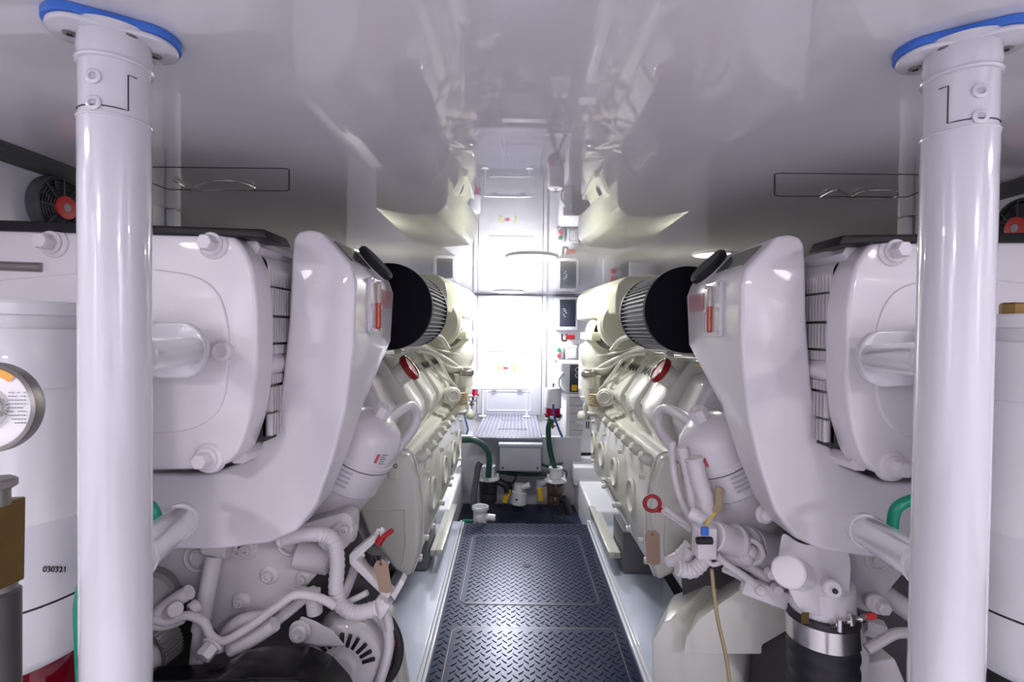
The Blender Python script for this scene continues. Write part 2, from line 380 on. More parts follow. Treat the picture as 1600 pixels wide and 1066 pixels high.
# ------------------------------------------------------------------ pillars with handrail stubs
def pillar(s, label):
    x, y, R = (-0.60, 0.77, 0.0455) if s < 0 else (0.668, 0.78, 0.0465)
    t = thing('support_pillar', label, 'pillar', (x, y, 0.0), 'white support pillars')
    zc = CEIL; zs = at(178, 190, y).z if s < 0 else at(1497, 210, y).z
    MB().cyl((x, y, -0.05), (x, y, zs), R, n=48).build('lower_tube', PILLAR, t)
    MB().lathe([(R*0.97, zs-0.002), (R*0.97, zc-0.055), (R*1.02, zc-0.045), (R*1.0, zc-0.02), (R*1.25, zc-0.012)], (x, y, 0), (0, 0, 1), 48).build('upper_sleeve', PILLAR, t)
    MB().ring((x, y, zc-0.058), (0, 0, 1), R*0.985, 0.004).ring((x, y, zs-0.004), (0, 0, 1), R*0.985, 0.0026).build('weld_bead', PILLAR, t)
    # blue gasket and flange: stadium shape, long side across
    def oct_(k, z): 
        P = [V((x+a*k, y+b*k, z)) for a, b in ((-0.080, -0.018), (-0.056, -0.046), (0.056, -0.046), (0.080, -0.018), (0.080, 0.018), (0.056, 0.046), (-0.056, 0.046), (-0.080, 0.018))]
        A = Matrix.Rotation(math.radians(33 if s < 0 else -33), 3, 'Z'); return rnd([A @ (p-V((x, y, 0)))+V((x, y, 0)) for p in P], 0.018)
    MB().loft(oct_(1.05, zc-0.0125), oct_(1.05, zc-0.0005), 0.001).build('gasket', BLUE, t)
    MB().loft(oct_(1.0, zc-0.021), oct_(1.0, zc-0.0125), 0.003).build('flange', PILLAR, t)
    A = Matrix.Rotation(math.radians(33 if s < 0 else -33), 3, 'Z')
    for a, b in (((109, 52), (203, 57), (243, 88)) if s < 0 else ((1430, 107), (1477, 76), (1572, 76))):
        p = onz(a, b, zc-0.0215); sc = MB().lathe([(0.009, 0.001), (0.009, -0.001), (0.006, -0.0022), (0, -0.0022)], p, (0, 0, 1), 20).build('screw', DSTEEL, t)
        MB().box(p+V((0, 0, -0.0026)), (0.008, 0.002, 0.001)).box(p+V((0, 0, -0.0026)), (0.002, 0.008, 0.001)).build('cross_slot', BLACK, sc)
    # two socket screws on the sleeve
    px = 149 if s < 0 else 1529
    for py in ((121, 162) if s < 0 else (143, 183)):
        xx = (px-800)/F_PX*y; q = at(px, py, y-R*0.9); dx = max(-0.8, min(0.8, (q.x-x)/R)); nrm = V((dx, -math.sqrt(1-dx*dx), 0))
        c = V((x, y, q.z))+nrm*R*0.96
        b = MB().lathe([(0.0105, 0), (0.0105, 0.0025), (0.0085, 0.0035), (0.0055, 0.0035), (0.0045, 0.001), (0, 0.001)], c, nrm, 24).build('socket_screw', PILLAR, t)
        MB().lathe([(0.0045, 0.0015), (0, 0.0015)], c, nrm, 6).build('socket', GREY, b)
    # split line of the sleeve
    sg = 1 if s < 0 else -1
    ang = lambda d: V((math.sin(d)*sg, -math.cos(d), 0))
    zt = zc-0.07 - 0.01; path = [V((x, y, zt))+ang(1.25)*R*0.985, V((x, y, zt))+ang(1.0)*R*0.985, V((x, y, zs+0.006))+ang(1.0)*R*0.985]
    path += [V((x, y, zs+0.006))+ang(1.0-0.2*i)*R*0.985 for i in range(1, 10)]
    MB().tube(path, 0.0009, 6, sm=1).build('split_line', SEAM, t)
    # stub tubes running aft to the engine, each with an oval end plate
    for k, (pa, pe, De) in enumerate((((178, 560), (296, 548), 1.10), ((178, 895), (283, 812), 1.12))):
        if s > 0: pa, pe = (((1490, 565), (1368, 560)), ((1485, 905), (1350, 828)))[k]
        za = at(pa[0], pa[1], y).z; e = at(pe[0], pe[1], De)
        a = V((x, y+0.01, za)); r = 0.031 if k == 0 else 0.034
        MB().cyl(a, e, r, n=28).ring(a+(e-a).normalized()*R*1.05, e-a, r, 0.004).build('bracket_tube', PILLAR, t)
        pl = []
        if k == 0:
            w_ = 0.075
            for i in range(24):
                th = 2*PI*i/24; pl.append(e+V((-sg*0.02+math.cos(th)*0.055+(0.04 if math.cos(th)*sg < 0 else 0)*-sg, 0.0, math.sin(th)*0.062)))
            MB().prism(pl, (0, 0.02, 0), 0.006).build('end_plate', PILLAR, t)
        else:
            MB().ball(e, 0.037, 20, (1, 0.8, 1)).ring(e-(e-a).normalized()*0.03, e-a, 0.035, 0.0035).build('end_cap', PILLAR, t)
    return t
pillar(-1, 'left white support pillar with a blue gasket at the ceiling')
pillar(1, 'right white support pillar with a blue gasket at the ceiling')

# ------------------------------------------------------------------ engines
def engine(s, label):
    """s=-1 left, +1 right.  q() reads a point of the left engine; the right one is its mirror image."""
    def mir(p): return p if s < 0 else V((2*CX-p.x, p.y, p.z))
    def q(px, py, D): return mir(at(px, py, D))
    def X(u, y, e): return V((CX+s*u, y, EYE+e))
    E = thing('marine_engine', label, 'engine', (CX+s*0.75, 2.3, 0.1), 'twin marine engines')
    IN = V((-s, 0, 0))           # towards the walkway
    FW = V((0, -1, 0))
    def qs(l, D): return [q(a, b, D) for a, b in l]
    # --- intercooler end cover (faces the viewer)
    D = 1.19
    out = rnd(qs([(-48, 352), (215, 352), (342, 360), (372, 372), (393, 410), (402, 470), (402, 580), (393, 650), (372, 712), (340, 734), (225, 736), (-48, 738)], D), 0.03)
    cov = MB().prism(out, (0, 0.085, 0), 0.016, 4)
    inner = rnd(qs([(-30, 440), (230, 418), (320, 432), (352, 470), (362, 540), (352, 640), (300, 676), (-30, 680)], D), 0.06, 6)
    cov.prism([p+V((0, 0.01, 0)) for p in inner], (0, -0.0155, 0), 0.005, 4)
    cov = cov.build('cooler_cover', PAINT, E)
    for px, py in ((85, 380), (334, 382), (326, 716), (85, 718)):
        p = q(px, py, D)
        MB().lathe([(0.038, 0.01), (0.034, -0.004), (0.027, -0.009), (0, -0.009)], p, (0, 1, 0), 32).build('bolt_boss', PAINT, cov)
        MB().bolt(p+V((0, -0.008, 0)), FW, 0.0195, 0.026).build('hex_bolt', PAINT, cov)
    p = q(351, 549, D); MB().lathe([(0, 0), (0.023, 0), (0.023, 0.016), (0.018, 0.022), (0.013, 0.022), (0.012, 0.017), (0, 0.017)], p, FW, 28).build('plug', PAINT, cov)
    a, b = q(-40, 414, D-0.001), q(66, 418, D-0.001)
    MB().tube([a, b], 0.011, 12).build('slot_handle', DSTEEL, cov)
    # --- black rail on top of the cooler
    rl = [q(-20, 343, 1.18), q(412, 358, 1.18), q(420, 374, 1.18), q(380, 370, 1.18), q(-20, 360, 1.18)]; MB().prism(rl, (0, 0.12, 0), 0.003).build('top_rail', mat('satin_black', (0.006, 0.006, 0.008), 0.4, spec=0.3), E)
    # --- cooler core with vertical fins, in bands
    xi = q(415, 500, 1.27).x; zt, zb = q(415, 418, 1.27).z, q(415, 690, 1.27).z; H = zt-zb
    yo0, yo1 = 1.27, 1.62
    MB().span((xi, yo0, zb), (xi+s*0.50, yo1, zt)).build('core_body', mat('core_gap_shade', (0.03, 0.03, 0.03), 0.6), E)
    spacer = MB()
    bands = [(0.0, 0.10, 0.5), (0.115, 0.27, 1), (0.285, 0.43, 1), (0.445, 0.50, 0.6), (0.62, 0.675, 0.6), (0.69, 0.83, 1), (0.845, 0.97, 1)]
    for f0, f1, k in bands:
        z0, z1 = zt-H*f1, zt-H*f0
        y = yo0+0.004; fin = MB().span((xi-s*0.001, yo0, z0), (xi+s*0.006, yo1, z1))
        while y < yo1-0.01:
            fin.span((xi-s*0.016*k, y, z0), (xi, y+0.0055, z1), 0.0012); y += 0.0145
        fo = fin.build('fin_row', FINM if k == 1 else CAST, E); fo.data.materials.append(mat('core_gap_shade', (0.03, 0.03, 0.03), 0.6))
        for p_ in fo.data.polygons:
            if abs(p_.center.x-(xi-s*0.001)) < 1e-4 or (p_.center.x-xi)*s > 0.0005: p_.material_index = 1  # plate behind the fins coloured dark as the shade in the gaps
    for f in (0.107, 0.277, 0.437, 0.683, 0.838): spacer.span((xi-s*0.003, yo0, zt-H*f-0.003), (xi+s*0.01, yo1, zt-H*f+0.003))
    spacer.build('spacer_bars', DSTEEL, E)
    zc = zt-H*0.56; MB().cyl((xi+s*0.012, yo0, zc), (xi+s*0.012, yo1, zc), 0.03).build('centre_tube', PAINT, E)
    MB().lathe([(0.035, 0), (0.035, 0.35)], (xi+s*0.03, 1.27, zt+0.0), (0, 1, 0), 20, 0, 2*PI).build('header_tube', CAST, E)
    for (pa, pb) in (((392, 386), (455, 408)), ((372, 712), (440, 684))):
        a = q(pa[0], pa[1], 1.24); b = q(pb[0], pb[1], 1.50)
        MB().lathe([(0, 0), (0.022, 0), (0.022, (b-a).length), (0, (b-a).length)], a, b-a, 6).build('tie_rod', PAINT, E)
    # --- expansion tank: big slab, front face at 1.33, far faces at varying depth
    DT = 1.33
    f = [(140, 738), (330, 740), (392, 716), (424, 664), (441, 590), (450, 500), (455, 400), (457, 374), (464, 362), (482, 358), (502, 362), (549, 414), (556, 440), (553, 540), (541, 640), (520, 720), (494, 790), (462, 832), (420, 850), (340, 860), (140, 860)]
    back = [1.45, 1.45, 1.45, 1.45, 1.46, 1.5, 1.55, 1.6, 1.66, 1.68, 1.70, 1.74, 1.75, 1.73, 1.50, 1.47, 1.45, 1.45, 1.45, 1.45, 1.45]
    fp = qs(f, DT); bp_ = [V((p.x, y, p.z)) for p, y in zip(fp, back)]
    # shrink the far lower edge towards the outboard side
    tank = MB().loft(fp, bp_, 0.028, 5, 18).build('expansion_tank', PAINT, E, 50)
    xs = fp[12].x                                  # aisle-side face
    zg = lambda py: q(580, py, 1.52).z
    # sight gauge on the aisle side
    xg = q(556, 480, DT).x-s*0.003
    yg = 1.50
    pts = rnd([V((xg+s*0.006, yg-0.058, zg(437))), V((xg+s*0.006, yg+0.058, zg(437))), V((xg+s*0.006, yg+0.058, zg(520))), V((xg+s*0.006, yg-0.058, zg(520)))], 0.012)
    g = MB().prism(pts, IN*0.011, 0.002).build('sight_gauge', PAINT, tank)
    MB().cyl((xg-s*0.010, yg, zg(446)), (xg-s*0.010, yg, zg(478)), 0.0085, n=16).ball((xg-s*0.010, yg, zg(446)), 0.0085).build('glass_tube', mat('clear_tube', (0.55, 0.48, 0.42), 0.08, coat=1), tank)
    MB().cyl((xg-s*0.010, yg, zg(474)), (xg-s*0.010, yg, zg(510)), 0.009, n=16).ball((xg-s*0.010, yg, zg(510)), 0.009).build('red_column', mat('red_fluid', (0.55, 0.06, 0.02), 0.12, coat=1), tank)
    for py in (442, 480, 515):
        for dy in (-0.044, 0.044): MB().bolt((xg-s*0.006, yg+dy, zg(py)), IN, 0.007, 0.005, False).build('screw', PAINT, g)
    # warning sticker with a red frame and text lines
    y0, y1 = yg+0.075, yg+0.20
    st_ = MB(); z0, z1 = zg(478), zg(450)
    for a, b, c, d in ((y0, y1, z1, z1-0.0015), (y0, y1, z0, z0+0.0015), (y0, y0+0.002, z0, z1), (y1-0.002, y1, z0, z1)):
        st_.span((xg-s*0.0012, a, c), (xg, b, d))
    for i in range(9):
        zz = z1-0.006-i*(z1-z0-0.01)/9; st_.span((xg-s*0.001, y0+0.005, zz), (xg, y1-0.006-0.012*random.random(), zz-0.0014))
    st_.build('warning_sticker', RINK, tank)
    # sloped top: smoked label plate and black filler cap
    A, B = fp[10], fp[11]
    dn = (B-A).normalized(); nrm = V((-dn.z*-1, 0, 0)) if False else V((dn.z, 0, -dn.x)); nrm = nrm if nrm.z > 0 else -nrm
    c = (A+B)/2
    pl = [A+dn*0.024+V((0, 0.045, 0)), B-dn*0.020+V((0, 0.045, 0)), B-dn*0.020+V((0, 0.225, 0)), A+dn*0.024+V((0, 0.225, 0))]
    MB().prism([p+nrm*0.0 for p in pl], nrm*0.004).build('type_plate', GLASSY, tank)
    cc = c+V((0, 0.305, 0))+nrm*0.0+dn*0.012
    MB().cyl(cc-nrm*0.01, cc+nrm*0.010, 0.060, n=32).build('filler_neck', PAINT, tank)
    MB().lathe([(0.058, 0), (0.066, 0.004), (0.068, 0.018), (0.062, 0.026), (0, 0.028)], cc+nrm*0.003, nrm, 36).build('filler_cap', BLACK, tank)
    # --- air filter
    cx_, cz_ = q(607, 479, 1.85).x, q(607, 479, 1.85).z; R = 0.157
    fl = thing_part = MB().lathe([(0, 0), (R-0.012, 0), (R, 0.012), (R, 0.04), (R-0.004, 0.045), (0, 0.045)], (cx_, 1.84, cz_), (0, 1, 0), 64).build('filter_cap', mat('filter_rubber', (0.004, 0.005, 0.009), 0.75, spec=0.15), E)
    MB().cyl((cx_, 1.86, cz_), (cx_, 2.30, cz_), R-0.012, n=48).build('filter_media', BLACK, E)
    pm = MB()
    for i in range(54):
        a = 2*PI*i/54; d = V((math.cos(a), 0, math.sin(a))); tt = V((-math.sin(a), 0, math.cos(a)))
        o = V((cx_, 1.882, cz_))+d*(R-0.013)
        pm.prism([o-tt*0.0022, o+tt*0.0022, o+d*0.011+tt*0.0014, o+d*0.011-tt*0.0014], (0, 0.39, 0))
    pm.build('filter_pleats', PLEAT, E)
    MB().lathe([(R-0.014, 0), (R, 0.005), (R, 0.03), (0.10, 0.05), (0.09, 0.12)], (cx_, 2.27, cz_), (0, 1, 0), 48).build('filter_collar', BLACK, E)
    # --- turbo heat shield and turbocharger
    def U(l, D): return [X(a, D, b) for a, b in l]
    sh = [(0.345, 0.19), (0.352, 0.25), (0.40, 0.295), (0.62, 0.315), (0.80, 0.28), (0.80, 0.06), (0.62, 0.04), (0.348, 0.088)]
    sh0 = [(0.43, 0.19), (0.44, 0.25), (0.48, 0.290), (0.62, 0.30), (0.80, 0.27), (0.80, 0.05), (0.62, 0.06), (0.43, 0.10)]
    MB().loft(U(sh0, 2.62), U(sh, 3.55), 0.012, 3).build('heat_shield', SHIELD, E)
    tb = MB().lathe([(0, 0), (0.13, 0), (0.145, 0.02), (0.145, 0.10), (0.11, 0.14), (0.08, 0.16), (0.08, 0.4)], X(0.52, 2.75, 0.05), (0, 1, 0), 40)
    tb.lathe([(0.10, 0), (0.13, 0.05), (0.13, 0.16), (0.08, 0.2), (0, 0.2)], X(0.50, 3.12, 0.0), (0, 1, 0), 32)
    tb.build('turbocharger', SHIELD, E)
    MB().box(X(0.51, 3.2, -0.02), (0.30, 0.5, 0.05), 0.01).build('turbo_flange', SHIELD, E)
    MB().bolt(X(0.42, 2.94, -0.035), FW, 0.012, 0.012, False).build('plug_bolt', BLACK, E)
    # --- gear end housing behind the cylinder heads
    hb = MB().loft(rnd(U([(0.375, -0.07), (0.60, -0.03), (0.75, -0.10), (0.75, -0.50), (0.42, -0.52), (0.375, -0.44)], 3.28), 0.05), rnd(U([(0.375, -0.07), (0.60, -0.03), (0.75, -0.10), (0.75, -0.50), (0.42, -0.52), (0.375, -0.44)], 3.66), 0.05), 0.02)
    hb.ball(X(0.47, 3.25, -0.14), 0.135, 24, (1, 0.8, 1)).build('turbine_housing', CREAM, E)
    for (a, b, r) in (((0.42, 3.2, -0.27), (0.42, 3.2, -0.5), 0.035), ((0.385, 3.35, -0.22), (0.385, 3.35, -0.42), 0.024)):
        MB().cyl(X(*a), X(*b), r, n=20, ch=0.006).ring(X(*a), (0, 0, 1), r, 0.008).ring(X(*b), (0, 0, 1), r, 0.008).build('coolant_pipe', CREAM, E)
    MB().ring(X(0.40, 3.22, -0.30), (0.5, 1, 0), 0.05, 0.009).build('lifting_eye', CREAM, E)
    MB().box(X(0.42, 3.22, -0.225), (0.14, 0.10, 0.012), 0.003).build('flange_joint', CREAM, E)
    # hoses and pipes draped over the bank
    MB().tube([X(0.66, 2.1, -0.085), X(0.55, 2.5, -0.075), X(0.46, 2.9, -0.16), X(0.40, 3.15, -0.24)], 0.010, 12).build('bleed_pipe', CREAM, E)
    MB().tube([X(0.70, 2.05, -0.06), X(0.60, 2.45, -0.05), X(0.50, 2.8, -0.10), X(0.42, 3.1, -0.14)], 0.007, 10).build('fuel_return_pipe', CREAM, E)
    MB().tube([X(0.52, 2.35, -0.07), X(0.50, 2.45, -0.02), X(0.46, 2.6, -0.03), X(0.44, 2.75, -0.09)], 0.013, 12).build('coolant_elbow', CREAM, E)
    # --- rocker covers with lettering
    prof = [(0.612, -0.105), (0.47, -0.310), (0.470, -0.352), (0.555, -0.505), (0.74, -0.55), (0.82, -0.35), (0.80, -0.11)]
    tops = None
    for k, Dk in enumerate((2.02, 2.34, 2.66, 2.98)):
        P0 = rnd([X(u, Dk, e) for u, e in prof], 0.02, 3)
        rc = MB().prism(P0, (0, 0.20, 0), 0.014, 3, 20)
        rc.prism([X(u, Dk+0.02, e) for u, e in ((0.60, -0.14), (0.49, -0.318), (0.57, -0.49), (0.7, -0.3))], (0, 0.30, 0))
        rc = rc.build('rocker_cover', CREAM, E)
        a, b = X(0.612, Dk, -0.105), X(0.47, Dk, -0.310)
        d = (a-b).normalized(); n = V((-s*abs(d.z), 0, abs(d.x))).normalized()
        if k > 0:
            text('maker_lettering', 'MAN', 0.055, b+d*0.155+V((0, 0.10, 0))+n*0.0008, (0, 1, 0) if s < 0 else (0, -1, 0), d, INK, rc, 1.7, 0.0025)
        for z_ in (0.03, 0.17):
            MB().bolt(X(0.52, Dk+z_, -0.475), V((-s*0.75, -0.3, -0.5)), 0.011, 0.014, False).build('cover_bolt', CREAM, rc)
        if k == 0:
            p = b+d*0.155+V((0, 0.06, 0)); 
            MB().cyl(p-n*0.02, p+n*0.045, 0.045, n=32, ch=0.004).build('filler_neck', CREAM, rc)
            ccap = MB().lathe([(0.050, 0), (0.056, 0.005), (0.056, 0.022), (0.050, 0.027), (0.046, 0.023), (0.040, 0.022), (0.012, 0.025), (0, 0.025)], p+n*0.045, n, 36).build('oil_filler_cap', RED, rc)
            MB().ring(p+n*0.070, n, 0.050, 0.0035).build('cap_rim', STEEL, ccap)
    MB().prism([X(u, 1.80, e) for u, e in ((0.80, -0.10), (0.60, -0.16), (0.52, -0.33), (0.60, -0.52), (0.90, -0.52), (0.95, -0.1))], (0, 0.2, 0), 0.03).build('head_end_casing', CAST, E)
    p = q(583, 567, 1.85); MB().box(p, (0.03, 0.04, 0.012), 0.003).build('yellow_clip', YEL, E)
    # --- exhaust manifold / side cover
    fr = [(557, 792), (596, 738), (620, 706), (640, 712), (651, 748), (657, 800), (655, 862), (640, 904), (617, 893), (574, 835)]
    DM = 1.95
    P0 = qs(fr, DM); 
    man = MB().loft(P0, [V((p.x, 3.45, p.z)) for p in P0], 0.018, 4, 15).build('manifold_cover', CREAM, E, 45)
    Pm = qs([(640, 712), (651, 748), (657, 800), (655, 862), (640, 904)], DM)
    mp = qs([(552, 742), (566, 712), (592, 686), (620, 700), (636, 712), (610, 745)], DM+0.02)
    MB().loft(mp, [V((p.x, 3.42, p.z)) for p in mp], 0.012, 3, 15).build('manifold_body', CREAM, E, 40)
    # parting line on the near end, raised panel
    MB().tube([p+V((0, 0.045, 0))+V((-s*0.002, 0, 0)) for p in [P0[2]+V((0, 0, 0.002))]+P0[3:8]], 0.004, 6, sm=3).build('gasket_line', CAST, E)
    rp = qs([(566, 797), (632, 797), (634, 850), (628, 885)], DM-0.002)
    MB().tube(rp, 0.003, 6, sm=1).build('panel_edge', CREAM, E)
    p = q(619, 722, DM); MB().prism(rnd([p+V((s*0.03, 0, -0.065)), p+V((-s*0.012, 0, -0.065)), p+V((-s*0.012, 0, 0.006)), p+V((s*0.02, 0, 0.012))], 0.015), (0, -0.012, 0), 0.004).build('lug', CREAM, E)
    MB().lathe([(0.009, 0), (0.009, 0.003), (0.005, 0.003), (0.004, -0.002), (0, -0.002)], p+V((0, -0.012, -0.012)), FW, 16).build('lug_bolt', DSTEEL, E)
    xin = P0[5].x; ztop = P0[3].z; zbot = P0[7].z
    for k in range(9):
        y = 2.04+k*0.165
        b = MB().lathe([(0, 0), (0.022, 0), (0.026, 0.018), (0.022, 0.045), (0.015, 0.058), (0, 0.060)], V((P0[4].x+s*0.012, y, P0[3].z-0.035)), V((-s*0.75, -0.25, 0.55)), 20)
        b.build('bolt_boss', CREAM, man)
        if k % 2 == 0 and k < 8: MB().bolt(V((P0[7].x-s*0.012, y, P0[7].z+0.04)), IN, 0.014, 0.02, False).build('lower_bolt', CREAM, man)
    for k in range(4):
        MB().bolt(V((xin-s*0.002, 2.02+0.42*k, ztop-0.09)), IN, 0.011, 0.02, False).build('side_bolt', CREAM, man)
        MB().bolt(V((xin-s*0.002, 2.02+0.42*k, zbot+0.13)), IN, 0.011, 0.02, False).build('side_bolt', CREAM, man)
    for y in (2.24, 2.62, 3.0, 3.32):
        c_ = V((xin-s*0.0, y, (ztop+zbot)/2+0.0))
        m2 = MB().lathe([(0.074, -0.002), (0.074, 0.006), (0.066, 0.010), (0.058, 0.004), (0.052, -0.002), (0.0, -0.002)], c_, IN, 40)
        m2.build('core_plug', CREAM, man)
    # manifold far end bosses
    MB().ball(X(0.44, 3.42, -0.50), 0.06, 20).ball(X(0.38, 3.44, -0.56), 0.035, 16).build('end_boss', CREAM, E)
    # small fittings crowding the far end of the bank
    MB().cyl(X(0.375, 3.15, -0.27), X(0.375, 3.15, -0.235), 0.045, n=28, ch=0.006).build('dark_cap', DSTEEL, E)
    MB().cyl(X(0.375, 3.15, -0.34), X(0.375, 3.15, -0.27), 0.036, n=24).build('filler_tube', CREAM, E)
    mb = MB()
    for i_ in range(5): mb.ring(X(0.39, 3.0, -0.37-0.012*i_), (0.2*s, 0.2, 1), 0.035, 0.004, 24, 6)
    mb.cyl(X(0.39, 3.0, -0.36), X(0.39, 3.0, -0.43), 0.03).build('bellows', mat('tan_bellows', (0.50, 0.40, 0.24), 0.5), E)
    MB().cyl(X(0.45, 2.9, -0.36), X(0.42, 2.84, -0.36), 0.05, n=28, ch=0.008).ring(X(0.42, 2.84, -0.36), (s*0.5, 1, 0), 0.03, 0.005).build('thermostat_cover', CREAM, E)
    MB().tube([X(0.56, 2.5, -0.10), X(0.50, 2.7, -0.13), X(0.45, 2.9, -0.27), X(0.42, 3.0, -0.33)], 0.008, 8).tube([X(0.60, 2.4, -0.08), X(0.53, 2.7, -0.10), X(0.46, 2.95, -0.20), X(0.40, 3.1, -0.22)], 0.009, 8).build('injector_pipe', CREAM, E)
    for y_ in (2.2, 2.5, 2.85): MB().box(X(0.585, y_, -0.085), (0.03, 0.02, 0.03), 0.004).bolt(X(0.57, y_-0.01, -0.085), FW, 0.008, 0.008, False).build('pipe_clip', CREAM, E)
    # small flanges between heads and manifold
    for k in range(5):
        y = 2.06+k*0.3
        MB().cyl(X(0.60, y, -0.46), X(0.50, y, -0.60), 0.026, 0.03, n=16).bolt(X(0.505, y+0.06, -0.545), V((-s, 0, 0.6)), 0.012, 0.016).build('exhaust_runner', CREAM, E)
    # --- crankcase body
    cc_ = [(0.56, -0.30), (1.05, -0.2), (1.25, -0.35), (1.25, -1.0), (0.95, -1.25), (0.75, -1.25), (0.62, -1.02), (0.55, -0.7)]
    MB().loft(U(cc_, 2.05), U(cc_, 3.5), 0.02).build('crankcase', CAST, E)
    # far mounting rail and feet along the stringer
    a = q(690, 868, 2.35)
    MB().span((CX+s*0.515, 3.15, 0.13), (CX+s*0.56, 4.0, 0.165), 0.006).span((CX+s*0.52, 3.2, 0.10), (CX+s*0.60, 3.95, 0.14), 0.004).build('mounting_rail', CREAM, E)
    MB().span((CX+s*0.61, 3.18, 0.02), (CX+s*0.88, 3.5, 0.28), 0.01).build('mount_block', mat('grey_mount', (0.16, 0.16, 0.17), 0.5), E)
    # --- fuel filter canister, tilted, with domed top and pipe loop
    top = q(592, 652, 1.62); low = q(528, 765, 1.66); ax = (low-top).normalized(); Rf = 0.112
    L = (low-top).length
    can = MB().lathe([(0, -0.03), (0.03, -0.028), (0.06, -0.018), (0.09, 0.006), (0.106, 0.035), (Rf, 0.065), (Rf, 0.095), (Rf+0.004, 0.10), (Rf+0.004, 0.115)], top+ax*0.02, ax, 48).build('filter_dome', PAINT, E)
    MB().lathe([(Rf, 0.118), (Rf+0.001, 0.122), (Rf, 0.21), (Rf-0.003, 0.213), (0.09, 0.36), (0.05, 0.42), (0, 0.43)], top+ax*0.02, ax, 48).build('filter_bowl', PAINT, E)
    MB().ring(top+ax*0.137, ax, Rf+0.002, 0.0022, 48).build('seal_ring', SEAM, E)
    MB().ring(top+ax*0.232, ax, Rf, 0.002, 48).build('lower_band', GREY, E)
    k = MB().lathe([(0.030, 0), (0.030, 0.03), (0.027, 0.036), (0.014, 0.036), (0.010, 0.030), (0, 0.030)], top-ax*0.008, -ax, 8).build('vent_knob', PAINT, can)
    # label stuck on the dome: bend follows the dome cylinder part
    X_, Y_ = frame(ax)
    base = V((-s*0.35, -1, 0.12)); base = (base-ax*base.dot(ax)).normalized(); tng = ax.cross(base).normalized()
    def onr(h, a, rr): return top+ax*h+(base*math.cos(a)+tng*math.sin(a))*rr
    a_off = 0.55*s if True else 0
    def patch(name, h0, h1, a0_, a1_, rr0, rr1, m, parent, n=8):
        t = bmesh.new(); g0 = [t.verts.new(onr(h0, a0_+(a1_-a0_)*i/n, rr0)) for i in range(n+1)]; g1 = [t.verts.new(onr(h1, a0_+(a1_-a0_)*i/n, rr1)) for i in range(n+1)]
        for i in range(n): t.faces.new((g0[i], g0[i+1], g1[i+1], g1[i]))
        b_ = MB(); b_._merge(t); return b_.build(name, m, parent)
    rd = lambda h: 0.106+(h-0.055)*0.2+0.0025
    sa = -1 if tng.x*s > 0 else 1
    patch('warning_label', 0.058, 0.098, sa*0.35, sa*0.75, 0.1095, 0.1145, LABEL, can)
    for i in range(5):
        h = 0.062+i*0.007; patch('label_line', h, h+0.0028, sa*0.50, sa*(0.71-0.05*(i % 2)), rd(h)+0.0022, rd(h)+0.0027, GINK, can)
    patch('label_mark', 0.064, 0.094, sa*0.38, sa*0.47, 0.1115, 0.1152, RINK, can)
    for i in range(4):
        h = 0.150+i*0.016; patch('embossed_line', h, h+0.006, -sa*0.55+0.1*(i % 2), sa*0.05, Rf+0.003, Rf+0.003, GREY, can)
    # pipe loop beside the filter
    MB().tube([q(603, 657, 1.66), q(622, 643, 1.74), q(640, 634, 1.82), q(650, 646, 1.86), q(646, 668, 1.86), q(622, 700, 1.84), q(603, 722, 1.80), q(585, 748, 1.80)], 0.019, 14).build('pipe_loop', PAINT, E)
    return E, q, X, qs
EL = engine(-1, 'white marine engine left of the walkway, with an alternator low down at its near end')
ER = engine(1, 'white marine engine right of the walkway, with a steel-clamped black hose at its near end')

# ------------------------------------------------------------------ left engine, lower near end
E, q, X, qs = EL
FW = V((0, -1, 0))
fp = qs([(232, 868), (300, 840), (470, 820), (540, 800), (552, 812), (548, 850), (512, 880), (470, 925), (420, 980), (385, 1012), (352, 1006), (300, 940)], 1.50)
tc_ = MB().prism(rnd(fp, 0.02), (0, 0.07, 0), 0.010, 3).build('timing_cover', CAST, E)
for px, py, r in ((421, 898, 0.020), (377, 939, 0.018), (386, 857, 0.022), (474, 903, 0.016)):
    p = at(px, py, 1.50); MB().lathe([(r*1.5, 0), (r*1.4, -0.004), (r*1.05, -0.008), (0, -0.008)], p, (0, 1, 0), 24).bolt(p+V((0, -0.006, 0)), FW, r*0.72, 0.016, False, True).build('socket_bolt', CAST, tc_)
for px, py in ((311, 871), (455, 846), (378, 850)):
    p = at(px, py, 1.50); MB().ring(p+V((0, -0.002, 0)), FW, 0.040, 0.007, 28).ring(p+V((0, -0.004, 0)), FW, 0.022, 0.005, 24).cyl(p, p+V((0, -0.008, 0)), 0.018).build('core_plug', CAST, tc_)
MB().cyl(at(335, 868, 1.47), at(312, 985, 1.44), 0.023, n=20).cyl(at(322, 850, 1.47), at(360, 857, 1.47), 0.030, n=20, ch=0.005).cyl(at(312, 985, 1.44), at(305, 1050, 1.43), 0.018, n=16).build('drain_pipe', CAST, E)
